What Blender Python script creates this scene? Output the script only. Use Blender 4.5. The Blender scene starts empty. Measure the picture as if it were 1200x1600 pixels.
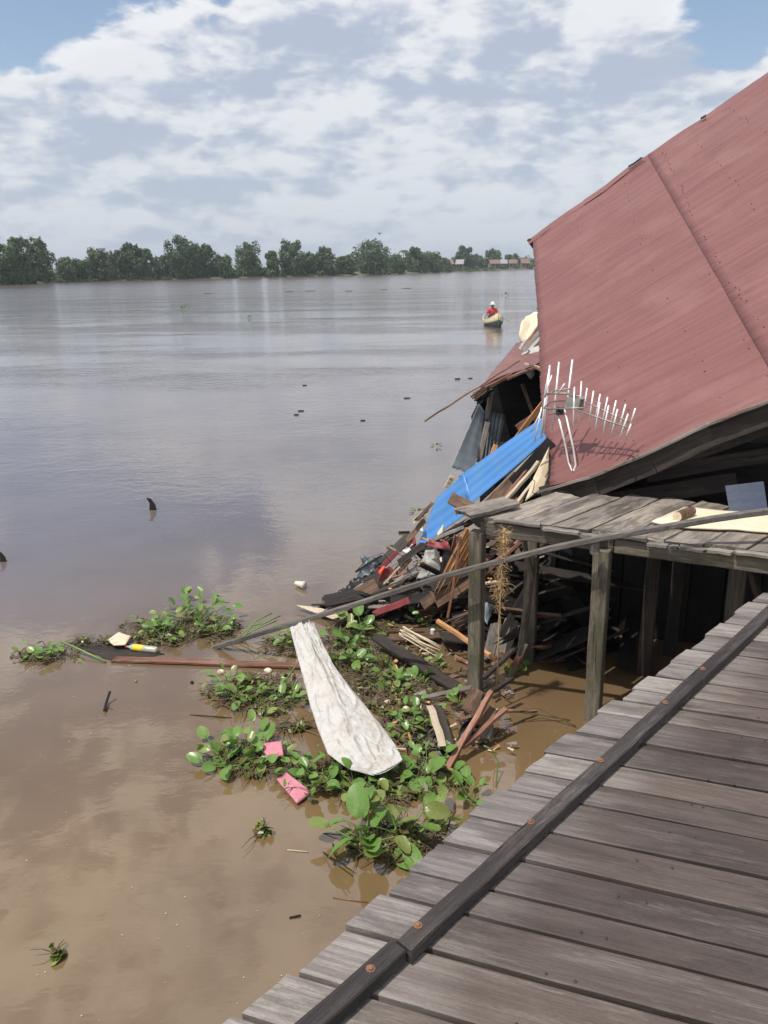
import bpy, math, random
from mathutils import Vector, Matrix, noise as mn
random.seed(7)
R = random.Random(11)
V = Vector
sc = bpy.context.scene
COL = sc.collection

# ------------------------------------------------------------------ camera
CAM = V((0, 0, 3.1)); FPX = 1209.0
TH = math.atan(385/1209); RL = math.radians(0.8)
_R0 = V((1, 0, 0)); _U0 = V((0, math.sin(TH), math.cos(TH))); CF = V((0, math.cos(TH), -math.sin(TH)))
CU = _U0*math.cos(RL)+_R0*math.sin(RL); CR = _R0*math.cos(RL)-_U0*math.sin(RL)
cam_d = bpy.data.cameras.new('camera'); cam = bpy.data.objects.new('camera', cam_d); COL.objects.link(cam)
m = Matrix((CR, CU, -CF)).transposed().to_4x4(); m.translation = CAM
cam.matrix_world = m
cam_d.sensor_fit = 'VERTICAL'; cam_d.sensor_height = 36; cam_d.lens = FPX/1600*36
cam_d.clip_start = 0.05; cam_d.clip_end = 20000
sc.camera = cam

def ray(x, y): return CF*FPX+CR*(x-600)+CU*(800-y)
def PZ(x, y, z):
    d = ray(x, y); return CAM+d*((z-CAM.z)/d.z)
def PY(x, y, yy):
    d = ray(x, y); return CAM+d*(yy/d.y)
def DIR(x, y): return ray(x, y).normalized()

# ------------------------------------------------------------------ sun, exposure
SUN = V((-0.34, -0.25, 0.90)).normalized()
sd = bpy.data.lights.new('sun', 'SUN'); sd.energy = 3.9; sd.angle = math.radians(0.55); sd.color = (1.0, 0.95, 0.88)
so = bpy.data.objects.new('sun', sd); COL.objects.link(so)
so.rotation_euler = SUN.to_track_quat('Z', 'Y').to_euler(); so.location = (0, 0, 30)
sc.view_settings.view_transform = 'Standard'; sc.view_settings.look = 'None'
sc.view_settings.exposure = 0.0; sc.view_settings.gamma = 1; sc.view_settings.use_curve_mapping = False

# ------------------------------------------------------------------ node helpers
class NT:
    def __init__(s, tree): s.t = tree; s.n = tree.nodes; s.l = tree.links; s.n.clear()
    def put(s, sock, v):
        if isinstance(v, bpy.types.NodeSocket): s.l.new(v, sock)
        elif v is not None:
            if hasattr(sock.default_value, '__len__') and not hasattr(v, '__len__'): v = (v,)*len(sock.default_value)
            if hasattr(v, '__len__') and len(v) == 3 and len(sock.default_value) == 4: v = (*v, 1)
            sock.default_value = v
    def node(s, typ, ins=None, **kw):
        n = s.n.new(typ)
        for k, v in kw.items(): setattr(n, k, v)
        for k, v in (ins or {}).items(): s.put(n.inputs[k], v)
        return n
    def math(s, op, a, b=0.0, c=0.0, clamp=False):
        n = s.n.new('ShaderNodeMath'); n.operation = op; n.use_clamp = clamp
        s.put(n.inputs[0], a); s.put(n.inputs[1], b); s.put(n.inputs[2], c); return n.outputs[0]
    def vm(s, op, a, b=None, out=0):
        n = s.n.new('ShaderNodeVectorMath'); n.operation = op
        s.put(n.inputs[0], a)
        if b is not None: s.put(n.inputs[3 if op == 'SCALE' else 1], b)
        return n.outputs[out]
    def noise(s, vec, scale, detail=4, rough=0.55, dist=0.0):
        return s.node('ShaderNodeTexNoise', {'Vector': vec, 'Scale': scale, 'Detail': detail, 'Roughness': rough, 'Distortion': dist}).outputs['Fac']
    def mix(s, f, a, b, blend='MIX'):
        n = s.n.new('ShaderNodeMix'); n.data_type = 'RGBA'; n.blend_type = blend
        s.put(n.inputs[0], f); s.put(n.inputs[6], a); s.put(n.inputs[7], b); return n.outputs[2]
    def smooth(s, x, a, b, lo=0.0, hi=1.0):
        n = s.n.new('ShaderNodeMapRange'); n.interpolation_type = 'SMOOTHSTEP'
        s.put(n.inputs[0], x); n.inputs[1].default_value = a; n.inputs[2].default_value = b
        n.inputs[3].default_value = lo; n.inputs[4].default_value = hi; return n.outputs[0]

# ------------------------------------------------------------------ world: sky with cumulus
w = bpy.data.worlds.new('World'); sc.world = w; w.use_nodes = True
t = NT(w.node_tree)
sky = t.node('ShaderNodeTexSky', sky_type='NISHITA', sun_disc=False, sun_elevation=math.asin(SUN.z),
             sun_rotation=math.atan2(SUN.x, SUN.y), air_density=1.0, dust_density=1.2, ozone_density=1.5)
dirv = t.node('ShaderNodeTexCoord').outputs['Generated']
dirv = t.vm('NORMALIZE', dirv)
sep = t.node('ShaderNodeSeparateXYZ', {'Vector': dirv}); dz = sep.outputs[2]
q = t.vm('MULTIPLY', dirv, (1.0, 1.0, 2.3))
def dens(off, det=9):
    qq = t.vm('ADD', q, off)
    wv = t.node('ShaderNodeTexNoise', {'Vector': qq, 'Scale': 6.0, 'Detail': 4}).outputs['Color']
    qq2 = t.vm('ADD', qq, t.vm('SCALE', t.vm('SUBTRACT', wv, (0.5, 0.5, 0.5)), 0.06))
    a = t.noise(qq2, 3.0, 3, 0.5)
    b = t.noise(t.vm('ADD', qq2, (3.1, 1.7, 5.2)), 8.5, det, 0.60)
    vb = t.math('ABSOLUTE', t.math('SUBTRACT', t.noise(qq2, 15.0, 2, 0.5), 0.5))
    return t.math('ADD', t.math('ADD', t.math('MULTIPLY', a, 0.42), t.math('MULTIPLY', b, 0.55)), t.math('MULTIPLY', t.math('SUBTRACT', .12, vb), .38))
D1 = dens((0.37, 0.11, 0.0)); D2 = dens((0.345, 0.10, 0.05)); D3 = dens((0.35, 0.10, 0.16), 4)
def up_dir(az, el):
    a = math.radians(az); e = math.radians(el); return V((math.sin(a)*math.cos(e), math.cos(a)*math.cos(e), math.sin(e)))
bias = None
for (px, py, r, a) in [(30, 0, .07, -.24), (-60, 10, .09, -.2), (330, -60, .06, -.20), (150, -50, .09, -.20), (1110, -10, .055, -.24), (1190, 20, .05, -.16), (850, 80, .03, -.08), (20, 60, .03, -.08),
                       (300, 90, .13, .10), (620, 90, .12, .10), (80, 130, .07, .08), (1010, 110, .10, .09), (560, 170, .1, .05), (700, 330, .14, -.04), (-22, 1027, .16, -.14), (12, 1031, .07, .04), (-14, 1047, .12, .06), (25, 1052, .2, -.08), (-60, 1035, .3, -.05)]:
    d = t.vm('DISTANCE', dirv, DIR(px, py) if py < 900 else up_dir(px, py-1000), out=1)
    e = t.math('EXPONENT', t.math('MULTIPLY', t.math('MULTIPLY', d, d), -1/(r*r)))
    e = t.math('MULTIPLY', e, a)
    bias = e if bias is None else t.math('ADD', bias, e)
DD = t.math('ADD', t.math('ADD', D1, bias), .075)
mask = t.smooth(DD, 0.425, 0.525)
l1 = t.math('MULTIPLY', t.math('SUBTRACT', D1, D2), 3.2); l2 = t.math('MULTIPLY', t.math('SUBTRACT', D1, D3), 4.2)
lit = t.smooth(t.math('ADD', l1, l2), -.66, .50)
thick = t.smooth(DD, 0.47, 0.68)
lit = t.math('MULTIPLY', lit, t.math('SUBTRACT', 1.0, t.math('MULTIPLY', thick, 0.12)))
ccol = t.mix(lit, (0.48, 0.54, 0.67), (1.0, 1.0, 1.0))
lowf = t.math('EXPONENT', t.math('MULTIPLY', t.math('MAXIMUM', dz, 0.0), -6.5))
hazec = (0.50, 0.57, 0.665)
ccol = t.mix(t.math('MULTIPLY', lowf, 0.85), ccol, hazec)
bg1 = t.node('ShaderNodeBackground', {'Color': sky.outputs[0], 'Strength': 0.14})
bg2 = t.node('ShaderNodeBackground', {'Color': ccol, 'Strength': 1.0})
bgh = t.node('ShaderNodeBackground', {'Color': hazec, 'Strength': 1.0})
m1 = t.node('ShaderNodeMixShader', {0: t.math('MULTIPLY', lowf, 0.95), 1: bg1.outputs[0], 2: bgh.outputs[0]})
m2 = t.node('ShaderNodeMixShader', {0: t.math('MULTIPLY', mask, 0.94), 1: m1.outputs[0], 2: bg2.outputs[0]})
t.node('ShaderNodeOutputWorld', {'Surface': m2.outputs[0]})

# ------------------------------------------------------------------ materials
MATS = {}
def newmat(name):
    mt = bpy.data.materials.new(name); mt.use_nodes = True; MATS[name] = mt
    t = NT(mt.node_tree); return mt, t
def finish(t, col, rough, bump=None, bstr=0.3, bdist=0.01, spec=0.4, metal=0.0, **kw):
    ins = {'Base Color': col, 'Roughness': rough, 'Metallic': metal, 'Specular IOR Level': spec}
    ins.update(kw)
    if bump is not None:
        ins['Normal'] = t.node('ShaderNodeBump', {'Height': bump, 'Strength': bstr, 'Distance': bdist}).outputs[0]
    p = t.node('ShaderNodeBsdfPrincipled', ins)
    t.node('ShaderNodeOutputMaterial', {'Surface': p.outputs[0]})
    return p
def objco(t, scl=(1, 1, 1), rnd=True):
    v = t.node('ShaderNodeTexCoord').outputs['Object']
    v = t.vm('MULTIPLY', v, scl)
    if rnd:
        r = t.node('ShaderNodeObjectInfo').outputs['Random']
        v = t.vm('ADD', v, t.vm('SCALE', (37.0, 23.0, 51.0), r))
    return v
def wood(name, c1, c2, dark, rough=0.75, wear=0.5, hi=None, grain=1.0, alg=None, edge=None, soft=1.0):
    """grain runs along the object's local x"""
    mt, t = newmat(name)
    v = objco(t, (1.6, 44*grain, 44*grain)); vb = objco(t, (1.6, 6, 6)); vf = objco(t, (7, 330*grain, 330*grain))
    g = t.noise(v, 1.0, 9, 0.72, 0.25); b = t.noise(vb, 1.3, 6, 0.7, .3); f = t.noise(vf, 1.0, 4, 0.7)
    sp = t.noise(objco(t, (90, 220, 220)), 1.0, 3, .6)
    r = t.node('ShaderNodeObjectInfo').outputs['Random']
    if edge:
        x = t.node('ShaderNodeSeparateXYZ', {'Vector': t.node('ShaderNodeTexCoord').outputs['Object']}).outputs[0]
        ef = t.math('SUBTRACT', 1.0, t.smooth(t.math('ADD', x, t.math('MULTIPLY', b, .22)), .22, .52))
        c1 = t.mix(ef, c1, edge[0]); c2 = t.mix(ef, c2, edge[1])
    col = t.mix(t.smooth(g, .36, .64), c1, c2)
    col = t.mix(t.math('MULTIPLY', t.smooth(b, .46, .62), wear), col, dark)
    if hi: col = t.mix(t.math('MULTIPLY', t.math('MULTIPLY', t.smooth(t.noise(objco(t, (2.2, 15, 15)), 1.0, 7, .75), .50, .66), t.smooth(f, .35, .6)), .85), col, hi)
    if alg: col = t.mix(t.math('MULTIPLY', t.smooth(t.noise(objco(t, (3, 7, 7)), 1.0, 4, .7), .5, .68), .8), col, alg)
    cr = t.smooth(g, .60, .655)
    col = t.mix(t.math('MULTIPLY', cr, .8*(.5+.5*soft)), col, tuple(x*.2 for x in dark))
    ml = t.math('MULTIPLY', t.math('MULTIPLY_ADD', f, 1.0, .5), t.math('MULTIPLY_ADD', sp, .5, .75))
    col = t.mix(1.0, col, t.node('ShaderNodeCombineColor', {0: ml, 1: ml, 2: ml}).outputs[0], 'MULTIPLY')
    vr = t.math('MULTIPLY_ADD', r, .5, .74)
    col = t.mix(1.0, col, t.node('ShaderNodeCombineColor', {0: vr, 1: vr, 2: t.math('MULTIPLY_ADD', r, .46, .76)}).outputs[0], 'MULTIPLY')
    h = t.math('SUBTRACT', t.math('ADD', t.math('MULTIPLY', g, .8), t.math('MULTIPLY', f, .7)), t.math('MULTIPLY', cr, 1.5))
    finish(t, col, rough, h, 0.7*soft, 0.005, 0.35)
    return mt
wood('wood_deck', (.082, .062, .053), (.110, .086, .075), (.044, .034, .029), hi=(.165, .136, .120), wear=.5, soft=.35, rough=.58, edge=((.165, .142, .130), (.29, .262, .245)))
wood('wood_deck_edge', (.19, .165, .15), (.33, .30, .28), (.058, .048, .046), hi=(.50, .47, .44), wear=.8, rough=.68)
wood('wood_curb', (.034, .028, .027), (.062, .053, .050), (.018, .015, .015), hi=(.11, .095, .088), wear=.6, rough=.7)
wood('wood_grey', (.17, .15, .13), (.29, .265, .235), (.07, .06, .05), hi=(.40, .36, .31), wear=.6)
wood('wood_pier', (.20, .17, .145), (.31, .275, .24), (.055, .045, .04), hi=(.46, .38, .27), wear=.7, soft=.6, rough=.6)
wood('wood_post', (.11, .095, .075), (.19, .168, .13), (.045, .038, .028), hi=(.26, .22, .15), wear=.7, alg=(.085, .085, .045))
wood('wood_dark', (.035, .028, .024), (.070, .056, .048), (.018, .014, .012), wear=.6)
wood('wood_brown', (.13, .075, .048), (.23, .14, .09), (.05, .032, .022), hi=(.33, .22, .15), wear=.6)
wood('wood_fresh', (.56, .25, .10), (.74, .40, .18), (.27, .11, .05), hi=(.82, .52, .28), wear=.4, grain=1.6)
wood('wood_pale', (.52, .42, .30), (.68, .57, .42), (.28, .20, .13), wear=.3)
wood('wood_pole', (.10, .088, .078), (.17, .152, .138), (.05, .042, .038), hi=(.26, .24, .22), wear=.6)
wood('wood_rust', (.19, .085, .055), (.30, .15, .10), (.075, .03, .02), hi=(.42, .30, .24), wear=.6)
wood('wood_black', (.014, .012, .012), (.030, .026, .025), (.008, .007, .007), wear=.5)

def paint(name, c, dark=None, rough=.5, amt=.5, scale=6, bs=.2, spec=.4, bd=.01, **kw):
    mt, t = newmat(name)
    v = objco(t); n = t.noise(v, scale, 6, .65); n2 = t.noise(v, scale*9, 3, .6)
    dark = dark or tuple(x*.55 for x in c)
    col = t.mix(t.math('MULTIPLY', t.smooth(n, .4, .68), amt), c, dark)
    col = t.mix(t.math('MULTIPLY', t.smooth(n2, .5, .75), amt*.4), col, dark)
    finish(t, col, rough, t.math('ADD', n, t.math('MULTIPLY', n2, .3)), bs, bd, spec, **kw)
    return mt
paint('blue_sheet', (.070, .235, .56), (.14, .27, .42), .38, .35, 5, bs=.1, spec=.5)
paint('grey_zinc', (.20, .235, .26), (.10, .11, .12), .45, .7, 5, metal=.35)
paint('dull_plastic_sheet', (.33, .39, .43), (.24, .29, .32), .35, .6, 4)
paint('white_sack', (.70, .665, .60), (.46, .42, .35), .6, .55, 7, bs=.5)
paint('cream_foam', (.74, .66, .49), (.60, .50, .34), .7, .4, 6)
paint('cream_ply', (.72, .60, .42), (.45, .34, .22), .6, .5, 5)
paint('pink_paint', (.58, .21, .27), (.28, .14, .13), .55, .5, 22)
paint('red_paint', (.27, .055, .06), (.16, .03, .03), .5, .5, 14)
paint('orange_red', (.75, .10, .05), (.35, .05, .04), .5, .3, 14)
paint('white_paint', (.70, .69, .66), (.40, .38, .35), .45, .4, 10)
paint('aluminium', (.80, .79, .77), (.55, .53, .50), .35, .4, 20, metal=.25, spec=.6)
paint('dull_metal', (.34, .33, .30), (.18, .16, .13), .5, .6, 14, metal=.5)
paint('grey_metal_sheet', (.36, .35, .32), (.20, .18, .15), .45, .6, 6)
paint('rust', (.24, .12, .07), (.09, .045, .03), .75, .6, 40)
paint('nail_dark', (.05, .03, .03), None, .6, .4, 40)
paint('blue_panel', (.030, .045, .085), (.024, .033, .06), .4, .3, 4)
paint('straw', (.50, .34, .17), (.28, .17, .08), .85, .5, 50)
paint('black_plastic', (.012, .012, .013), None, .4, .3, 8)
paint('yellow_label', (.75, .58, .04), None, .45, .2, 20)
paint('clear_plastic', (.45, .45, .36), (.30, .30, .2), .15, .4, 20, spec=.7)
paint('foam_white', (.74, .66, .50), (.50, .42, .28), .7, .5, 30)
paint('skin', (.22, .11, .07), None, .6, .2, 20)
paint('red_shirt', (.55, .06, .06), None, .8, .3, 8)
paint('boat_green', (.11, .14, .11), (.06, .07, .055), .6, .5, 6)
paint('boat_cream', (.62, .52, .34), (.42, .34, .2), .6, .4, 6)
paint('dark_cloth', (.035, .03, .035), None, .85, .3, 8)
paint('bark', (.12, .10, .08), (.06, .05, .04), .9, .6, 3)
paint('village_wall', (.27, .24, .20), (.18, .16, .13), .8, .4, 1)
paint('village_roof', (.22, .13, .10), (.15, .10, .08), .8, .5, 1)
paint('village_roof_grey', (.32, .31, .31), (.22, .2, .2), .8, .5, 1)
paint('window_dark', (.03, .035, .04), None, .3, .2, 2)
paint('stalk', (.16, .27, .07), (.10, .16, .05), .45, .5, 20)
paint('stalk_dead', (.13, .10, .055), (.06, .05, .03), .7, .5, 20)
paint('rotten_leaf', (.12, .075, .03), (.05, .035, .02), .7, .6, 20)
paint('lime_weed', (.20, .25, .06), (.10, .14, .03), .6, .6, 30)
paint('mud_bank', (.14, .12, .08), (.07, .08, .04), .9, .6, .2)
paint('bird_black', (.02, .02, .02), None, .8)

def leafmat(name, c1, c2, c3, rough=.35, scale=9, spec=.5, trans=.0, dead=False):
    mt, t = newmat(name)
    v = objco(t); n = t.noise(v, scale, 4, .6)
    r = t.node('ShaderNodeObjectInfo').outputs['Random']
    col = t.mix(t.smooth(n, .35, .65), c1, c2)
    col = t.mix(t.math('MULTIPLY', t.smooth(r, .55, 1.0), .7), col, c3)
    if dead:
        col = t.mix(t.math('MULTIPLY', t.smooth(n, .42, .62), t.smooth(r, .80, .92)), col, (.17, .11, .035))
        blot = t.noise(v, 90, 3, .6); col = t.mix(t.math('MULTIPLY', t.smooth(blot, .55, .7), .35), col, (.05, .07, .02))
    p = t.node('ShaderNodeBsdfPrincipled', {'Base Color': col, 'Roughness': rough, 'Specular IOR Level': spec})
    if trans > 0:
        tr = t.node('ShaderNodeBsdfTranslucent', {'Color': t.mix(.5, col, (.25, .4, .04))})
        mx = t.node('ShaderNodeMixShader', {0: trans, 1: p.outputs[0], 2: tr.outputs[0]})
        t.node('ShaderNodeOutputMaterial', {'Surface': mx.outputs[0]})
    else:
        t.node('ShaderNodeOutputMaterial', {'Surface': p.outputs[0]})
leafmat('hyacinth_leaf', (.105, .21, .04), (.18, .31, .07), (.29, .37, .11), trans=.2, scale=30, rough=.34, spec=.55, dead=True)
leafmat('hyacinth_small', (.055, .11, .022), (.10, .17, .035), (.12, .14, .03), trans=.15, scale=14)
leafmat('tree_leaf', (.052, .086, .036), (.088, .135, .052), (.066, .106, .048), rough=.6, scale=.35, spec=.25, trans=.12)
leafmat('tree_leaf_pale', (.075, .105, .050), (.11, .14, .07), (.08, .11, .06), rough=.6, scale=.4, spec=.25, trans=.12)
leafmat('bank_grass', (.10, .15, .045), (.15, .19, .07), (.12, .15, .05), rough=.7, scale=.2, spec=.2)

# roof paint: faded oxide red over corrugated sheet, local x across the ribs, local y down the ribs
mt, t = newmat('roof_red')
v = objco(t, (14, .8, 1), True); st = t.noise(v, 1.0, 5, .65); n = t.noise(objco(t, (1, 1, 1), False), 1.1, 5, .6)
st2 = t.noise(objco(t, (40, 1.8, 1), True), 1.0, 3, .6)
f = t.noise(objco(t), 60, 3, .6)
col = t.mix(t.smooth(st, .35, .66), (.172, .064, .057), (.215, .087, .079))
col = t.mix(t.math('MULTIPLY', t.smooth(st2, .55, .72), .28), col, (.13, .045, .043))
col = t.mix(t.math('MULTIPLY', t.smooth(n, .45, .7), .45), col, (.27, .140, .130))
col = t.mix(t.math('MULTIPLY', t.smooth(f, .5, .8), .35), col, (.13, .05, .045))
finish(t, col, t.smooth(n, .3, .7, .42, .6), t.math('ADD', t.math('MULTIPLY', st2, .6), f), .25, .004, .5)

# river water: silty, rippled
mt, t = newmat('river_water')
pos = t.node('ShaderNodeNewGeometry').outputs['Position']
mud = t.noise(pos, .35, 4, .6)
mcol = t.mix(t.smooth(mud, .35, .65), (.146, .094, .046), (.200, .130, .064))
dist0 = t.vm('LENGTH', pos, out=1)
sky_tint = t.smooth(t.math('ADD', dist0, t.math('MULTIPLY', mud, 4.0)), 6.0, 12.5)   # warm silt near, greyer farther out: sky reflection put into the colour
mcol = t.mix(sky_tint, mcol, t.mix(t.smooth(mud, .35, .65), (.120, .098, .092), (.150, .125, .118)))
pv = t.vm('MULTIPLY', pos, (1.0, 1.6, 1.0))
r1 = t.noise(pv, 2.6, 3, .55, .6); r2 = t.noise(pv, 9.0, 3, .55, .3); r3 = t.noise(pos, .5, 3, .5)
patch = t.smooth(t.noise(t.vm('MULTIPLY', pos, (.05, .16, 1)), 1.0, 3, .6), .40, .66, .25, 1.0)
dist = t.vm('LENGTH', pos, out=1)
farf = t.math('ADD', t.smooth(dist, 4.5, 22, .10, .95), t.smooth(dist, 30, 140, 0, 3.0))
h = t.math('ADD', t.math('MULTIPLY', r1, .62), t.math('MULTIPLY', r2, .10))
r4 = t.noise(t.vm('MULTIPLY', pos, (5, 11, 1)), 1.0, 3, .6, .5)
h = t.math('ADD', h, t.math('MULTIPLY', r4, .22))
h = t.math('ADD', h, t.math('MULTIPLY', r3, .55))
h = t.math('MULTIPLY', h, t.math('MULTIPLY', patch, farf))
finish(t, mcol, t.smooth(dist, 18, 150, .018, .15), h, .34, .11, .5, **{'IOR': 2.0})

# woven sack
mt, t = newmat('sack_weave')
v = objco(t); n = t.noise(v, 6, 5, .65); n2 = t.noise(v, 24, 4, .6)
wv = t.node('ShaderNodeTexChecker', {'Vector': v, 'Scale': 260.0}).outputs['Fac']
col = t.mix(t.math('MULTIPLY', t.smooth(n, .45, .7), .5), (.53, .515, .49), (.38, .33, .265))
col = t.mix(t.math('MULTIPLY', t.smooth(n2, .52, .70), .5), col, (.42, .35, .26))
finish(t, col, .55, t.math('ADD', t.math('MULTIPLY', n2, 1.2), t.math('MULTIPLY', wv, .08)), .5, .01, .4)

def M(n): return MATS[n]

# ------------------------------------------------------------------ object helpers
WM = {}
def link(o, parent=None, Mw=None):
    COL.objects.link(o)
    Mw = Mw if Mw is not None else Matrix.Identity(4)
    if parent is not None:
        o.parent = parent; o.matrix_basis = WM[parent.name].inverted() @ Mw
    else: o.matrix_basis = Mw
    WM[o.name] = Mw.copy()
    return o
def tag(o, label=None, cat=None, group=None, kind=None):
    if label: o['label'] = label
    if cat: o['category'] = cat
    if group: o['group'] = group
    if kind: o['kind'] = kind
    return o
def empty(name, loc):
    o = bpy.data.objects.new(name, None); o.empty_display_size = .1
    return link(o, None, Matrix.Translation(V(loc)))
def mesh(name, vs, fs, mat, smooth=False):
    me = bpy.data.meshes.new(name); me.from_pydata([tuple(v) for v in vs], [], fs)
    if isinstance(mat, str): me.materials.append(M(mat))
    else:
        for k in mat: me.materials.append(M(k))
    if smooth: me.polygons.foreach_set('use_smooth', [True]*len(me.polygons))
    me.update(); return me
def ob(name, me, parent=None, Mw=None): return link(bpy.data.objects.new(name, me), parent, Mw)
def frame(p0, p1, up=(0, 0, 1), roll=0.0):
    p0 = V(p0); x = (V(p1)-p0).normalized(); u = V(up)
    y = u.cross(x)
    if y.length < 1e-4: y = V((0, 1, 0)).cross(x)
    y.normalize(); z = x.cross(y)
    m = Matrix((x, y, z)).transposed().to_4x4()
    m = m @ Matrix.Rotation(roll, 4, 'X'); m.translation = p0
    return m
def plank_mesh(name, L, wd, th, mat, segs=6, warp=.004, skew0=0, skew1=0, jag0=0, jag1=0, taper=1.0, cham=.12, bow=0.0, seed=None, round_=False):
    """board along local x from 0..L, y -w/2..w/2, z -th/2..th/2; ends may be skewed or splintered"""
    r = random.Random(seed if seed is not None else R.random())
    c = min(th, wd)*cham
    if round_:
        prof = [(math.cos(a)*wd/2, math.sin(a)*th/2) for a in [k*math.pi/4 for k in range(8)]]
    else:
        a, b = wd/2, th/2; mid = []
        if jag0 or jag1 or wd > 4*th:
            ny = 5
            ys = [-a+c+(2*a-2*c)*k/ny for k in range(ny+1)]
            prof = [(-a, b-c)]+[(y, b) for y in ys]+[(a, b-c), (a, -b+c)]+[(y, -b) for y in reversed(ys)]+[(-a, -b+c)]
        else:
            prof = [(-a, b-c), (-a+c, b), (a-c, b), (a, b-c), (a, -b+c), (a-c, -b), (-a+c, -b), (-a, -b+c)]
    n = len(prof); vs = []; fs = []
    js = {}
    for k in range(segs+1):
        u = k/segs; wob = (r.uniform(-1, 1)*warp, r.uniform(-1, 1)*warp); sc_ = 1+(taper-1)*u
        for i, (y, z) in enumerate(prof):
            x = L*u
            if k == 0: x += skew0*y
            if k == segs: x += skew1*y
            key = round(y/wd*7)
            if k == 0 and jag0: x -= js.setdefault((0, key), r.uniform(-1, .6))*jag0
            if k == segs and jag1: x += js.setdefault((1, key), r.uniform(-1, .6))*jag1
            vs.append((x, y*sc_+wob[0]*.6+r.uniform(-1, 1)*warp*.25, z+wob[1]+bow*4*u*(1-u)))
    for k in range(segs):
        for i in range(n):
            j = (i+1) % n
            fs.append((k*n+i, k*n+j, (k+1)*n+j, (k+1)*n+i))
    fs.append(tuple(range(n))); fs.append(tuple(segs*n+i for i in reversed(range(n))))
    return mesh(name, vs, fs, mat)
def board(name, p0, p1, wd, th, mat, parent=None, up=(0, 0, 1), roll=0.0, **kw):
    p0 = V(p0); p1 = V(p1)
    me = plank_mesh(name, (p1-p0).length, wd, th, mat, **kw)
    return ob(name, me, parent, frame(p0, p1, up, roll))
def tube_geo(pts, rad, n=8, cap=True):
    vs = []; fs = []; pts = [V(p) for p in pts]
    prev = None
    for k, p in enumerate(pts):
        d = (pts[min(k+1, len(pts)-1)]-pts[max(k-1, 0)]).normalized()
        a = V((0, 0, 1)) if abs(d.z) < .9 else V((1, 0, 0))
        x = d.cross(a).normalized() if prev is None else (prev-d*prev.dot(d)).normalized()
        prev = x; y = d.cross(x)
        r = rad[k] if hasattr(rad, '__len__') else rad
        for i in range(n):
            an = 2*math.pi*i/n; vs.append(p+x*math.cos(an)*r+y*math.sin(an)*r)
    for k in range(len(pts)-1):
        for i in range(n):
            j = (i+1) % n; fs.append((k*n+i, k*n+j, (k+1)*n+j, (k+1)*n+i))
    if cap:
        fs.append(tuple(reversed(range(n)))); fs.append(tuple((len(pts)-1)*n+i for i in range(n)))
    return vs, fs
def tube(name, pts, rad, mat, parent=None, n=8):
    o = V(pts[0]); v, f = tube_geo([V(p)-o for p in pts], rad, n)
    return ob(name, mesh(name, v, f, mat, True), parent, Matrix.Translation(o))
def join(gs):
    vs = []; fs = []
    for v, f in gs:
        o = len(vs); vs += list(v); fs += [tuple(i+o for i in q) for q in f]
    return vs, fs
def sheet(name, corners, mat, parent=None, nu=24, nv=10, thick=.004, corr=0.0, ncorr=8, wob=.0, wf=2.0, edge=0.0, seed=0, along='u', smooth=True, fn=None):
    """solid sheet between 4 corners (p00,p10,p11,p01); corr = corrugation amplitude, ribs run along 'u'"""
    c = [V(p) for p in corners]; o = c[0].copy(); c = [p-o for p in c]
    nrm = (c[1]-c[0]).cross(c[3]-c[0]).normalized(); vs = []; r = random.Random(seed)
    eu0 = [r.uniform(-1, 1)*edge for _ in range(nv+1)]; eu1 = [r.uniform(-1, 1)*edge for _ in range(nv+1)]
    ev0 = [r.uniform(-1, 1)*edge for _ in range(nu+1)]; ev1 = [r.uniform(-1, 1)*edge for _ in range(nu+1)]
    for i in range(nu+1):
        for j in range(nv+1):
            u, v = i/nu, j/nv
            if i == 0: u += eu0[j]
            if i == nu: u += eu1[j]
            if j == 0: v += ev0[i]
            if j == nv: v += ev1[i]
            p = c[0]*(1-u)*(1-v)+c[1]*u*(1-v)+c[2]*u*v+c[3]*(1-u)*v
            dd = 0
            if corr: dd += corr*math.sin(2*math.pi*ncorr*(v if along == 'u' else u))
            if wob: dd += wob*mn.noise(V((u*wf+seed*3.3, v*wf+seed, seed*1.7)))
            if fn: p = fn(u, v, p, nrm)
            vs.append(p+nrm*dd)
    N = len(vs); vs += [p-nrm*thick for p in vs]
    id_ = lambda i, j: i*(nv+1)+j
    fs = []
    for i in range(nu):
        for j in range(nv):
            q = (id_(i, j), id_(i+1, j), id_(i+1, j+1), id_(i, j+1)); fs.append(q); fs.append(tuple(N+k for k in reversed(q)))
    for i in range(nu):
        for j in (0, nv):
            a, b = id_(i, j), id_(i+1, j); fs.append((a, a+N, b+N, b) if j == 0 else (b, b+N, a+N, a))
    for j in range(nv):
        for i in (0, nu):
            a, b = id_(i, j), id_(i, j+1); fs.append((b, b+N, a+N, a) if i == 0 else (a, a+N, b+N, b))
    me = mesh(name, vs, fs, mat, smooth)
    if smooth: me.polygons.foreach_set('use_smooth', [k < nu*nv*2 for k in range(len(me.polygons))])
    return ob(name, me, parent, Matrix.Translation(o))

# ================================================================== SETTING
# water: one sheet to the horizon
S = 9000
ob_w = ob('river_water', mesh('river_water', [(-S, -60, 0), (S, -60, 0), (S, S, 0), (-S, S, 0)], [(0, 1, 2, 3)], 'river_water'))
tag(ob_w, kind='structure')
ob_b = ob('river_bed', mesh('river_bed', [(-S, -60, -3), (S, -60, -3), (S, S, -3), (-S, S, -3)], [(0, 1, 2, 3)], 'mud_bank'))
tag(ob_b, kind='structure')

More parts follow.
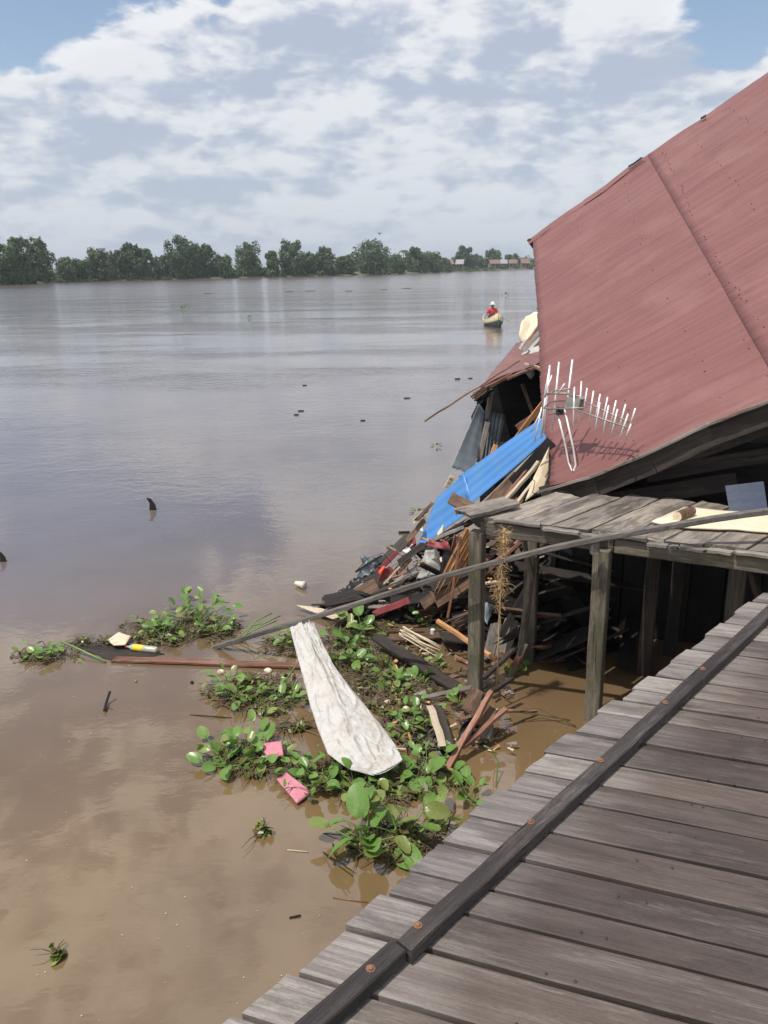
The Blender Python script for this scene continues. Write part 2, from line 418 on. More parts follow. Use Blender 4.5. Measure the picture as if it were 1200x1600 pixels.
# far bank
bankpx = [(-600, 462), (-250, 453), (0, 446), (100, 441.5), (240, 437.5), (430, 433.5), (600, 429.5), (700, 425.5), (780, 422.5), (838, 421)]
bank = [PZ(x, y, 0) for x, y in bankpx]
bank = [V((-700, 60, 0))]+bank+[bank[-1]+V((130, 190, 0)), bank[-1]+V((420, 500, 0)), bank[-1]+V((2500, 1800, 0))]
vs = []; fs = []
for k, p in enumerate(bank):
    n_ = 1 if k else 0
    d = V((-.45, 1, 0)).normalized()
    vs += [p+V((0, 0, -.6)), p+d*1.5+V((0, 0, .35)), p+d*12+V((0, 0, .9)), p+d*5000+V((0, 0, 1.4))]
    if k:
        a = (k-1)*4; b = k*4
        fs += [(a, b, b+1, a+1), (a+1, b+1, b+2, a+2), (a+2, b+2, b+3, a+3)]
tag(ob('far_bank', mesh('far_bank', vs, fs, 'mud_bank')), kind='structure')
def bankpt(px):
    """point on the far waterline seen at this column"""
    for k in range(len(bankpx)-1):
        a, b = bankpx[k], bankpx[k+1]
        if a[0] <= px <= b[0]:
            f_ = (px-a[0])/(b[0]-a[0]); return PZ(px, a[1]+(b[1]-a[1])*f_, 0)
    return PZ(px, 421, 0)

# ------------------------------------------------------------------ trees
def leafcloud(lobes, n, size, rr, flat=.8):
    vs = []; fs = []
    tot = sum(l[1]**2 for l in lobes)
    for (c, r_, sz) in lobes:
        m_ = int(n*r_*r_/tot)
        for _ in range(m_):
            while True:
                d = V((rr.uniform(-1, 1), rr.uniform(-1, 1), rr.uniform(-1, 1)))
                if .05 < d.length < 1: break
            d = d.normalized()*(rr.random()**.35)
            p = c+V((d.x*r_, d.y*r_, d.z*r_*sz))
            p += V((rr.gauss(0, 1), rr.gauss(0, 1), rr.gauss(0, 1)))*r_*.08
            nn = (d+V((rr.uniform(-1, 1), rr.uniform(-1, 1), rr.uniform(-.3, 1)))*.9).normalized()
            a = nn.orthogonal().normalized(); b = nn.cross(a)
            an = rr.uniform(0, 6.28); a, b = a*math.cos(an)+b*math.sin(an), b*math.cos(an)-a*math.sin(an)
            s_ = size*rr.uniform(.5, 1.2); o = len(vs)
            vs += [p-a*s_, p+b*s_*.55+nn*s_*.2, p+a*s_, p-b*s_*.55+nn*s_*.1]
            fs.append((o, o+1, o+2, o+3))
    return vs, fs
def tree(name, base, h, wd, seed, mat='tree_leaf', n=2600, label='', group=None, size=.30, spiky=False):
    rr = random.Random(seed)
    root = empty(name, base); tag(root, label, 'tree', group)
    gs = [tube_geo([V((0, 0, -.8)), V((rr.uniform(-.2, .2), 0, h*.3)), V((rr.uniform(-.4, .4), rr.uniform(-.4, .4), h*.62)), V((rr.uniform(-.4, .4), 0, h*.85))], [h*.022, h*.017, h*.010, h*.004], 6)]
    lobes = []
    k = 15
    for i in range(k):
        f_ = i/(k-1); z = h*(.10+.80*f_)
        prof = math.sin(math.pi*(.18+.74*(1-f_)))**.7
        rad = wd/2*prof
        a = i*2.4+rr.uniform(-.6, .6); off = rad*rr.uniform(.3, .85)
        rl = wd*rr.uniform(.19, .28)*(1.15-.55*f_)
        c = V((math.cos(a)*off, math.sin(a)*off, z))
        lobes.append((c, rl, rr.uniform(1.0, 1.6)))
        gs.append(tube_geo([V((0, 0, z*.55)), c*.6+V((0, 0, z*.32)), c], [h*.008, h*.005, h*.002], 4))
    for _ in range(4 if not spiky else 8):
        a = rr.uniform(0, 6.28); o_ = wd*rr.uniform(0, .30)
        lobes.append((V((math.cos(a)*o_, math.sin(a)*o_, h*rr.uniform(.84, .97))), wd*rr.uniform(.05, .09), rr.uniform(1.4, 2.2)))
    v, f_ = join(gs)
    ob('trunk', mesh('trunk', v, f_, 'bark'), root, Matrix.Translation(V(base)))
    v, f_ = leafcloud(lobes, n, size, rr)
    ob('crown', mesh('crown', v, f_, mat), root, Matrix.Translation(V(base)))
    return root
# (centre px, top px y, width px, material, label)
TREES = [
 (-520, 372, 130, 'tree_leaf', 'bushy dark tree on the far bank well left of the frame'),
 (-380, 378, 120, 'tree_leaf', 'wide dark tree on the far bank left of the frame'),
 (-250, 370, 120, 'tree_leaf', 'tall dark tree on the far bank just out of frame'),
 (-130, 378, 110, 'tree_leaf', 'round dark tree on the far bank just out of frame'),
 (-45, 378, 80, 'tree_leaf', 'dark tree at the very left edge of the far bank'),
 (8, 384, 46, 'tree_leaf', 'lower dark tree cut by the left frame edge'),
 (32, 371, 46, 'tree_leaf', 'tall dark tree with pointed top in the leftmost clump'),
 (60, 376, 48, 'tree_leaf', 'broad dark tree closing the leftmost clump on the right'),
 (104, 406, 46, 'tree_leaf_pale', 'low scraggy pale shrub tree in the first gap of the bank'),
 (125, 410, 36, 'tree_leaf', 'low scraggy dark tree in the first gap of the bank'),
 (157, 389, 50, 'tree_leaf_pale', 'pale yellow-green tree right of the first gap'),
 (187, 394, 34, 'tree_leaf', 'slim dark tree beside the pale yellow-green one'),
 (210, 383, 44, 'tree_leaf', 'dark spiky tree in the second clump from left'),
 (230, 390, 34, 'tree_leaf', 'dark spiky tree ending the second clump'),
 (258, 402, 40, 'tree_leaf_pale', 'low light green tree before the tallest clump'),
 (283, 371, 52, 'tree_leaf', 'tallest dark tree of the central left clump'),
 (305, 382, 50, 'tree_leaf', 'broad dark tree leaning on the tallest one'),
 (326, 385, 42, 'tree_leaf', 'dark tree with round top ending the tallest clump'),
 (352, 402, 42, 'tree_leaf', 'low tree between two taller clumps'),
 (391, 382, 58, 'tree_leaf', 'dome shaped tree left of the paired trees'),
 (430, 393, 26, 'tree_leaf', 'slender tree squeezed beside the bell shaped tree'),
 (459, 377, 46, 'tree_leaf', 'bell shaped dense dark tree near the middle of the bank'),
 (492, 398, 36, 'tree_leaf', 'low tree right of the bell shaped tree'),
 (513, 389, 40, 'tree_leaf_pale', 'paler tree with feathery top mid bank'),
 (543, 402, 34, 'tree_leaf', 'short round tree before the solitary large tree'),
 (586, 378, 62, 'tree_leaf', 'large solitary dark tree right of mid bank'),
 (625, 405, 38, 'tree_leaf', 'short tree right of the large solitary tree'),
 (655, 388, 34, 'tree_leaf', 'pointed tree rising from the low wood toward the village'),
 (678, 399, 44, 'tree_leaf', 'broad low tree before the village houses'),
 (700, 406, 30, 'tree_leaf', 'small dark tree at the first village roof'),
 (746, 386, 36, 'tree_leaf', 'tall leafy tree standing between village roofs'),
 (770, 402, 30, 'tree_leaf', 'small tree between the two groups of village roofs'),
 (795, 393, 34, 'tree_leaf_pale', 'pale tree behind the right village roofs'),
 (822, 400, 26, 'tree_leaf', 'small dark tree behind the white domed building'),
]
for i, (cx, ty, wpx, mat, lab) in enumerate(TREES):
    b = bankpt(cx); dy = 3.0+3*((i*37) % 5)/5.0
    if cx > 700: dy += 14
    b = b+V((-.3, 1, 0))*dy; b.z = .55
    d = (b-CAM).length
    base_y = 800-(CU.dot(b-CAM)/CF.dot(b-CAM))*FPX
    h = (base_y-ty)/FPX*CF.dot(b-CAM)*.97; wd = wpx/FPX*CF.dot(b-CAM)*.92
    tree('tree', b, h, wd, 100+i, mat, n=int(3600 if cx > -100 else 1500), label=lab, group='trees along the far river bank', size=.0017*d+.02, spiky=(i % 3 != 1))

# undergrowth and distant wood
rr = random.Random(5); lobes = []
for k in range(330):
    px = rr.uniform(-560, 836); b = bankpt(px)+V((-.3, 1, 0))*rr.uniform(1.2, 9)
    if 84 < px < 150 or 225 < px < 262: hh = rr.uniform(.5, 1.3)
    else: hh = rr.uniform(.5, 1.7)
    if px > 690: hh = rr.uniform(.4, 1.6)
    lobes.append((b+V((0, 0, hh*.75)), hh, .9))
v, f_ = leafcloud(lobes, 26000, .45, rr)
tag(ob('bank_undergrowth', mesh('bank_undergrowth', v, f_, 'tree_leaf')), 'low dark green undergrowth along the far waterline', 'undergrowth', kind='stuff')
lobes = []
for k in range(90):
    px = R.choice([rr.uniform(86, 150), rr.uniform(225, 262), rr.uniform(400, 620), rr.uniform(700, 780)]); b = bankpt(px)+V((-.3, 1, 0))*rr.uniform(.6, 2.2)
    lobes.append((b+V((0, 0, .35)), rr.uniform(.5, .9), .6))
v, f_ = leafcloud(lobes, 5000, .28, rr)
tag(ob('bank_grass', mesh('bank_grass', v, f_, 'bank_grass')), 'bright reeds and grass at the foot of the far trees', 'grass', kind='stuff')
lobes = []
for k in range(420):
    px = rr.uniform(-560, 1300)
    b = bankpt(min(px, 838)) if px < 838 else PZ(px, 419.0, 0)
    b = b+V((-.2, 1, 0))*rr.uniform(40, 130)
    hh = rr.uniform(1.0, 2.2) if px < 420 else (rr.uniform(1.6, 3.2) if px < 600 else rr.uniform(3.8, 7.4))
    lobes.append((b+V((0, 0, hh*.55)), hh*.62, 1.0))
v, f_ = leafcloud(lobes, 36000, 1.1, rr)
tag(ob('distant_wood', mesh('distant_wood', v, f_, 'tree_leaf')), 'distant wood reading as one green band behind the bank trees', 'wood', kind='stuff')

# palms near the village
def palm(base, h, seed, label):
    rr = random.Random(seed); root = empty('palm_tree', base); tag(root, label, 'palm tree', 'palms by the village')
    v, f_ = tube_geo([V((0, 0, -.5)), V((.3, 0, h*.5)), V((.5, 0, h))], [.28, .2, .16], 6)
    ob('trunk', mesh('trunk', v, f_, 'bark'), root, Matrix.Translation(V(base)))
    gs = []
    for k in range(13):
        a = k*.49*1.3; L = h*.32; vs = []; fs = []
        for j in range(6):
            u = j/5; p = V((.5, 0, h))+V((math.cos(a), math.sin(a), 0))*L*u+V((0, 0, L*(.5*u-.95*u*u)))
            s_ = V((-math.sin(a), math.cos(a), 0))*L*.16*math.sin(math.pi*(.12+.85*u)); vs += [p-s_-V((0, 0, s_.length*.6)), p, p+s_-V((0, 0, s_.length*.6))]
            if j:
                o = (j-1)*3; fs += [(o, o+1, o+4, o+3), (o+1, o+2, o+5, o+4)]
        gs.append((vs, fs))
    v, f_ = join(gs); ob('crown', mesh('crown', v, f_, 'tree_leaf'), root, Matrix.Translation(V(base)))
for i, (px, ty, lab) in enumerate([(97, 404, 'flat topped palm in the first gap of the far bank'), (668, 393, 'palm above the low wood left of the village'), (718, 403, 'palm leaning over the left village roofs'), (813, 398, 'palm behind the right village roofs'), (831, 399, 'palm close to the red roof edge')]):
    b = bankpt(px)+V((-.3, 1, 0))*(8 if px < 200 else 30); b.z = .6; dd = CF.dot(b-CAM)
    by = 800-(CU.dot(b-CAM)/dd)*FPX
    palm(b, (by-ty)/FPX*dd, 60+i, lab)

# village houses
def house(px, wpx, wall, roofm, rot, label, hh=2.6, rh=1.8, dep=6):
    b = bankpt(px)+V((-.2, 1, 0))*9; b.z = .3; dd = CF.dot(b-CAM); W = wpx/FPX*dd; D = dep
    Mw = Matrix.Translation(b) @ Matrix.Rotation(rot, 4, 'Z')
    root = empty('village_house', b); WM[root.name] = Matrix.Translation(b); tag(root, label, 'house', 'riverside village houses')
    a = W/2; z0 = .5
    vs = [(-a, 0, z0), (a, 0, z0), (a, D, z0), (-a, D, z0), (-a, 0, z0+hh), (a, 0, z0+hh), (a, D, z0+hh), (-a, D, z0+hh), (-a, D/2, z0+hh+rh*.95), (a, D/2, z0+hh+rh*.95)]
    fs = [(0, 1, 5, 4), (1, 2, 6, 9, 5), (2, 3, 7, 6), (3, 0, 4, 8, 7), (0, 3, 2, 1)]
    ob('wall', mesh('wall', vs, fs, wall), root, Mw)
    e = .6; zz = z0+hh-.2; rt = .12
    vs = []
    for dz_ in (0, rt):
        vs += [(-a-e, -e, zz+dz_), (a+e, -e, zz+dz_), (a+e, D/2, z0+hh+rh+dz_), (-a-e, D/2, z0+hh+rh+dz_), (a+e, D+e, zz+dz_), (-a-e, D+e, zz+dz_)]
    fs = [(6, 7, 8, 9), (9, 8, 10, 11), (3, 2, 1, 0), (5, 4, 2, 3), (0, 1, 7, 6), (4, 5, 11, 10), (1, 2, 8, 7), (2, 4, 10, 8), (0, 6, 9, 3), (3, 9, 11, 5)]
    ob('roof', mesh('roof', vs, fs, roofm), root, Mw)
    nwin = max(2, int(W/2.6))
    for k in range(nwin):
        x = -a+(k+.5)*W/nwin; isdoor = (k == nwin//2)
        z1 = z0 if isdoor else z0+.9; z2 = z0+2.1
        vs = [(x-.45, -.04, z1), (x+.45, -.04, z1), (x+.45, -.04, z2), (x-.45, -.04, z2), (x-.45, .02, z1), (x+.45, .02, z1), (x+.45, .02, z2), (x-.45, .02, z2)]
        ob('door' if isdoor else 'window', mesh('window', vs, [(0, 1, 2, 3), (0, 4, 5, 1), (1, 5, 6, 2), (2, 6, 7, 3), (3, 7, 4, 0)], 'window_dark'), root, Mw)
    for sx in (-a+.3, 0, a-.3):
        v_, f_ = tube_geo([V((sx, .2, -1.2)), V((sx, .2, z0))], .12, 5); ob('stilt', mesh('stilt', v_, f_, 'bark'), root, Mw)
house(711, 11, 'village_wall', 'village_roof', .1, 'leftmost small village house with rust red roof')
house(727, 9, 'village_wall', 'village_roof_grey', -.2, 'small village house with grey brown roof beside the leftmost one')
house(783, 13, 'village_wall', 'village_roof', .15, 'village house with red roof left of the white dome')
house(797, 8, 'village_wall', 'village_roof_grey', .0, 'narrow grey roofed village house on stilts')
house(811, 10, 'village_wall', 'village_roof', -.1, 'red roofed village house next to the white dome')
house(831, 11, 'village_wall', 'village_roof', .1, 'rightmost village house by the edge of the big red roof', rh=2.2)
b = bankpt(823)+V((-.2, 1, 0))*22; b.z = .5; root = empty('domed_building', b); tag(root, 'small white domed prayer house among the village roofs', 'mosque')
ob('wall', mesh('wall', [(-3, 0, 0), (3, 0, 0), (3, 6, 0), (-3, 6, 0), (-3, 0, 3.8), (3, 0, 3.8), (3, 6, 3.8), (-3, 6, 3.8)], [(0, 1, 5, 4), (1, 2, 6, 5), (2, 3, 7, 6), (3, 0, 4, 7), (4, 5, 6, 7)], 'white_paint'), root, Matrix.Translation(b))
vs = []; fs = []
for i in range(7):
    a = i/6*math.pi/2
    for j in range(12):
        bb = j/12*6.2832; vs.append((math.cos(a)*1.7*math.cos(bb), 3+math.cos(a)*1.7*math.sin(bb), 3.8+math.sin(a)*2.2))
for i in range(6):
    for j in range(12): k = (j+1) % 12; fs.append((i*12+j, i*12+k, (i+1)*12+k, (i+1)*12+j))
ob('dome', mesh('dome', vs, fs, 'white_paint', True), root, Matrix.Translation(b))
v, f_ = tube_geo([V((0, 3, 5.8)), V((0, 3, 7.3))], [.10, .03], 5); ob('finial', mesh('finial', v, f_, 'dull_metal'), root, Matrix.Translation(b))
# bird
b = PY(593, 366, 60)
vs = [(-.16, 0, .16), (-.08, .06, .10), (0, .12, 0), (.08, .06, .10), (.16, 0, .16), (0, -.12, 0), (0, 0, .06), (0, 0, -.05)]
tag(ob('bird', mesh('bird', vs, [(0, 1, 6), (1, 2, 6), (2, 3, 6), (3, 4, 6), (4, 5, 6), (5, 0, 6), (1, 0, 7), (2, 1, 7), (3, 2, 7), (4, 3, 7), (5, 4, 7), (0, 5, 7)], 'bird_black'), None, Matrix.Translation(b)), 'small dark bird flying above the far trees', 'bird')

# ================================================================== NEAR DECK
deck = empty('boardwalk', (1.5, 1.8, 1.45)); tag(deck, 'weathered grey plank boardwalk crossing the lower right corner', 'boardwalk')
E0 = V((-.365, 1.334, 0)); EB = V((.55, 2.335, 0)); E1 = V((2.01, 3.738, 0))
ed0 = (EB-E0).normalized(); ed1 = (E1-EB).normalized()
def edge_at(sarc):
    L0 = (EB-E0).length
    return E0+ed0*sarc if sarc < L0 else EB+ed1*(sarc-L0)
pd = V((math.cos(math.radians(-19)), math.sin(math.radians(-19)), 0)); pn = V((-pd.y, pd.x, 0))
ZT = 1.45
rr = random.Random(21); s_ = -3.2; kk = 0
while s_ < 6.6:
    wv_ = rr.uniform(.135, .165) if rr.random() > .15 else rr.uniform(.10, .12)
    step = wv_/pn.dot(ed0 if s_ < 1.3 else ed1)
    sm = s_+step/2; e = edge_at(sm); edv = ed0 if sm < 1.3 else ed1
    p0 = e-pd*rr.uniform(-.012, .022); p1 = p0+pd*5.2
    p0.z = p1.z = ZT-.0175+rr.uniform(-.003, .004)
    sk = pd.dot(edv)/pn.dot(edv)
    me = plank_mesh('plank', 5.2, wv_-rr.uniform(.010, .017), .035, 'wood_deck', segs=14, warp=.0022, skew0=sk, cham=.10, jag0=.003, seed=kk+400)
    ob('plank', me, deck, frame(p0, p1+V((0, 0, rr.uniform(-.006, .006)))))
    s_ += step; kk += 1
# joists and posts under the deck
for off in (.16, 1.1, 2.2):
    a = edge_at(-3.0)+pd*off; b = edge_at(6.4)+pd*off; m_ = edge_at(1.36)+pd*off
    for p, q in ((a, m_), (m_, b)):
        p = p.copy(); q = q.copy(); p.z = q.z = 1.355; board('joist', p, q, .07, .12, 'wood_dark', deck)
for sarc in (-2.2, -.5, 1.5, 3.2, 5.0):
    for off in (.35, 2.2):
        p = edge_at(sarc)+pd*off
        board('post', V((p.x, p.y, -1.2)), V((p.x, p.y, 1.30)), .12, .12, 'wood_post', deck, up=(0, 1, 0))
# curb batten: two lengths butted, bolted
_b = [PZ(x, y, ZT+.047) for x, y in [(579, 1514), (829, 1284), (1098, 1045)]]
for _p in _b: _p.z = 0
cd = (_b[2]-_b[0]).normalized(); CJ = PZ(622, 1476, ZT+.047); CJ.z = 0
CJ = _b[0]+cd*(CJ-_b[0]).dot(cd); C0 = _b[0]; CE = CJ+cd*4.2
curbs = [(C0-cd*2.6, CJ+V((.0, .0, 0)), 'lower'), (CJ+cd*.004+V((.012, -.006, 0)), CE, 'upper')]
CURB = []
for a, b, nm in curbs:
    a = a.copy(); b = b.copy(); a.z = b.z = ZT+.026
    CURB.append(board('curb_batten', a, b, .052, .042, 'wood_curb', deck, segs=26, warp=.0025, seed=3, cham=.10))
for (px, py) in [(579, 1514), (653, 1446), (829, 1284), (938, 1188), (1040, 1098), (1098, 1045)]:
    p = PZ(px, py, ZT+.047)
    vs = []; fs = []
    for k, (r_, z_) in enumerate([(.012, 0), (.012, .002), (.007, .002), (.007, .006), (.004, .008)]):
        vs += [(math.cos(a*math.pi/4)*r_, math.sin(a*math.pi/4)*r_, z_) for a in range(8)]
        if k:
            o = (k-1)*8; fs += [(o+i, o+(i+1) % 8, o+8+(i+1) % 8, o+8+i) for i in range(8)]
    fs.append(tuple(range(32, 40)))
    ob('bolt', mesh('bolt', vs, fs, 'rust'), CURB[0] if py > 1480 else CURB[1], Matrix.Translation(p))
# nail heads on planks (too small to pick apart)
gs = []
for k in range(-18, 40):
    for off in (.52, .60, 1.45, 1.52, 2.4):
        p = edge_at(k*.167+.05)+pd*(off+rr.uniform(-.03, .03)); r_ = .0042
        gs.append(([V((p.x+math.cos(a)*r_, p.y+math.sin(a)*r_, ZT+.0055)) for a in [j*math.pi/3 for j in range(6)]]+[V((p.x, p.y, ZT+.008))], [(j, (j+1) % 6, 6) for j in range(6)]))
v, f_ = join(gs); tag(ob('nail', mesh('nail', v, f_, 'nail_dark'), deck), kind='stuff')

# ================================================================== PIER PLATFORM
pier = empty('pier_platform', (1.5, 5.0, 0)); tag(pier, 'old narrow plank landing on square posts beside the fallen red roofed house', 'pier')
ZP = 1.40
# front edge line and back edge line
F0 = PZ(757, 806, ZP); F1 = F0+(PZ(1200, 862, ZP)-F0)*2.2
B0 = PZ(815, 782, ZP); B1 = B0+(PZ(1130, 799, ZP)-B0)*3.4
pl = [((765, 818), (826, 786)), ((812, 809), (877, 784)), ((860, 814), (923, 788)), ((908, 817), (971, 791)), ((957, 821), (1017, 793)), ((1008, 826), (1066, 796)), ((1060, 831), (1114, 798)), ((1112, 837), (1162, 801))]
dpl = (PZ(877, 785, ZP)-PZ(812, 809, ZP)).normalized()      # plank direction, front to back
dfr = (F1-F0).normalized(); npl = V((-dpl.y, dpl.x, 0))
if npl.dot(dfr) < 0: npl = -npl
x_ = 0; k = 0
while x_ < 4.2:
    wv_ = rr.uniform(.215, .24)
    c0 = F0+dfr*((x_+wv_/2)/npl.dot(dfr)) if True else None
    skf = dpl.dot(dfr)/(V((-dpl.y, dpl.x, 0)).dot(dfr))
    c0 = c0-dpl*(.0+rr.uniform(-.012, .03)); c0.z = ZP-.015+rr.uniform(-.003, .004)
    L_ = 1.02 if k > 1 else .86+.1*k
    me = plank_mesh('plank', L_, wv_-.012, .03, 'wood_pier', segs=8, warp=.003, skew0=skf, jag0=.012, jag1=.02, seed=700+k)
    ob('plank', me, pier, frame(c0, c0+dpl))
    x_ += wv_; k += 1
# splintered corner plank that overhangs to the left
a = PZ(722, 803, ZP+.03); b = PZ(795, 784, ZP+.035)
board('plank', a, b+(b-a)*.1, .20, .028, 'wood_pier', pier, jag0=.03, jag1=.03, segs=6, warp=.004)
# fascia and edge strip, in broken lengths
def fpt(px, dz, out=0.0):
    # point on the front face line of the pier
    d = ray(px, 840); n = V((dfr.y, -dfr.x, 0)); n = n if n.y < 0 else -n
    o = F0+n*out; k_ = (o-CAM).dot(n)/d.dot(n); p = CAM+d*k_; p.z = ZP+dz; return p
for a_, b_, z_, w_, t_, m_ in [(752, 960, -.085, .045, .10, 'wood_post'), (962, 1300, -.085, .045, .10, 'wood_post'), (1304, 2200, -.085, .045, .10, 'wood_post')]:
    board('fascia_beam', fpt(a_, z_, .01), fpt(b_, z_, .01), w_, t_, m_, pier, segs=10, warp=.002)
for a_, b_, z_, o_ in [(770, 842, -.005, .035), (846, 905, -.020, .05), (908, 946, -.028, .06), (950, 1010, -.008, .035), (1014, 1045, -.03, .05), (1048, 1062, -.03, .055), (1066, 1105, -.028, .05), (1108, 1148, -.02, .055), (1152, 1300, -.012, .045)]:
    board('edge_strip', fpt(a_, z_, o_), fpt(b_, z_, o_), .05, .022, 'wood_grey', pier, segs=5, warp=.003, jag0=.015, jag1=.015)
# back support beam
board('cross_beam', V((B0.x, B0.y-.1, ZP-.075)), V((B1.x, B1.y-.1, ZP-.075)), .06, .10, 'wood_dark', pier, segs=8)
# posts: foot pixel at water, width m
def post(px, py, top, wd, mat='wood_post', lean=(0, 0), turn=.5, **kw):
    p = PZ(px, py, 0)
    me = plank_mesh('post', top+1.5, wd, wd, mat, segs=12, warp=.003, cham=.07)
    ob('post', me, pier, frame(V((p.x-lean[0]*.5, p.y, -1.5)), V((p.x+lean[0], p.y+lean[1], top)), (math.sin(turn), math.cos(turn), 0)))
    return p
post(744, 1080, 1.29, .098, lean=(-.02, 0), turn=.50)
p = post(928, 1123, 1.29, .106, lean=(-.03, 0), turn=.50)
post(828, 1030, 1.28, .10, lean=(-.03, 0), turn=.40)
post(1005, 1052, 1.28, .105, 'wood_dark', turn=.40); post(1046, 1022, 1.28, .10, 'wood_dark', turn=.40)
q = PZ(1142, 1080, 0); post(1134, 1085, 1.22, .118, lean=(-.03, 0), turn=.50)
post(1290, 1150, 1.28, .12, turn=.50)
# knot block at the head of the middle post, small bracket, braces
board('brace', PY(1168, 872, 4.52), PY(1190, 945, 4.6), .05, .04, 'wood_dark', pier)
board('brace', PY(834, 870, 5.5), PY(812, 1030, 5.45), .055, .04, 'wood_post', pier)
board('brace', PY(817, 835, 5.42), PY(832, 905, 5.4), .06, .03, 'wood_post', pier)
board('knee_block', PY(929, 846, 4.68), PY(929, 864, 4.68), .055, .05, 'wood_grey', pier, up=(0, 1, 0))
board('brace', PY(720, 838, 5.33), PY(700, 965, 5.35), .02, .02, 'wood_rust', pier)

# cream foam sheet, log and blue panel
fo = [PZ(x, y, ZP+.02) for x, y in [(1018, 815), (1068, 824), (1152, 828), (1200, 832), (1290, 838), (1290, 806), (1152, 800), (1068, 793)]]
def slab(name, poly, th, mat, label, cat, wob=.004, parent=None):
    o = sum(poly, V((0, 0, 0)))/len(poly); n = len(poly); vs = []
    # radial grid for a soft irregular slab
    rings = 6; per = []
    for i in range(n):
        for s in range(6): per.append(poly[i].lerp(poly[(i+1) % n], s/6)-o)
    m_ = len(per)
    nn = sum(((per[i]).cross(per[(i+1) % m_]) for i in range(m_)), V((0, 0, 0))).normalized()
    if nn.z < 0: nn = -nn
    for side in (1, -1):
        for r_ in range(rings+1):
            for i, p in enumerate(per):
                q_ = p*(r_/rings); z_ = th/2*side*(1 if r_ < rings else .55)+wob*mn.noise((q_+o)*7)*2*(1+(r_ == rings))
                vs.append(q_+nn*z_)
    fs = []; H = m_*(rings+1)
    for r_ in range(rings):
        for i in range(m_):
            j = (i+1) % m_; a = r_*m_
            f1 = (a+i, a+m_+i, a+m_+j, a+j); fs.append(f1); fs.append(tuple(H+q for q in reversed(f1)))
    for i in range(m_):
        j = (i+1) % m_; a = rings*m_; fs.append((a+i, H+a+i, H+a+j, a+j))
    me = mesh(name, vs, fs, mat, True)
    oo = ob(name, me, parent, Matrix.Translation(o))
    if label: tag(oo, label, cat)
    return oo
slab('foam_sheet', fo, .022, 'cream_foam', 'thin cream foam sheet lying flat on the landing planks', 'foam sheet')
lp0 = PZ(1058, 807, ZP+.062); lp1 = PZ(1089, 795, ZP+.062)
log = empty('log', lp0); tag(log, 'short sawn round log resting on the cream foam sheet', 'log')
ld = (lp1-lp0).normalized(); ll = .19
n_ = 14; vs, fs = tube_geo([lp0-lp0, ld*ll*.3, ld*ll*.7, ld*ll], [.033, .034, .034, .032], n_, False)
ob('bark', mesh('bark', vs, fs, 'wood_brown', True), log, Matrix.Translation(lp0))
for e, s in ((0, -1), (1, 1)):
    c = ld*ll*e; ring = vs[:n_] if e == 0 else vs[-n_:]
    ob('cut_end', mesh('cut_end', list(ring)+[c+ld*.002*s], [(i, (i+1) % n_, n_) for i in range(n_)], 'wood_pale'), log, Matrix.Translation(lp0))

# ================================================================== FALLEN HOUSE, red roof
A = V((1.322, 5.95, 1.411)); ev = V((.138, .932, .336)).normalized(); rb = V((.786, -.329, .523)); rb = (rb-ev*rb.dot(ev)).normalized()
rn = rb.cross(ev).normalized(); rn = rn if rn.z > 0 else -rn
house_root = empty('collapsed_house', (3.5, 7.5, 0)); tag(house_root, 'collapsed timber house with large faded red corrugated roof tilted toward the river', 'house')
def roof_st(px, py):
    d = ray(px, py); k = (A-CAM).dot(rn)/d.dot(rn); p = CAM+d*k-A
    return p.dot(ev), p.dot(rb)
def lerp_tab(tab, t_):
    if t_ <= tab[0][0]: return tab[0][1]
    for (a, b), (c, d) in zip(tab, tab[1:]):
        if t_ <= c: return b+(d-b)*(t_-a)/(c-a)
    return tab[-1][1]
low = sorted((roof_st(x, y)[1], roof_st(x, y)[0]) for x, y in [(855, 758), (913, 747), (960, 731), (1000, 713), (1050, 690), (1083, 670), (1133, 653), (1200, 623)])
top = sorted((roof_st(x, y)[1], roof_st(x, y)[0]) for x, y in [(834, 372), (880, 337), (940, 296), (984, 262), (1022, 238), (1062, 210), (1100, 186), (1150, 150), (1200, 118)])
low.append((5.2, low[-1][1]+.1)); top.append((5.2, top[-1][1]+.25))
SEAM = [(roof_st(x, y)[0], roof_st(x, y)[1]) for x, y in [(1200, 540), (1120, 405), (1060, 310), (1018, 250)]]
TE = 5.2
M4 = Matrix((ev, rb, rn)).transposed().to_4x4(); M4.translation = A     # local x = along eave, y = up the slope, z = out
def rz(s, t_):
    return .035*mn.noise(V((s*.5, t_*.6, 3)))+.018*mn.noise(V((s*1.7, t_*1.1, 9)))
eav = [(-2, -.01), (.0, 0.0), (.28, .035), (.55, .02), (1.0, -.02), (1.8, -.015), (3, 0), (7, 0)]
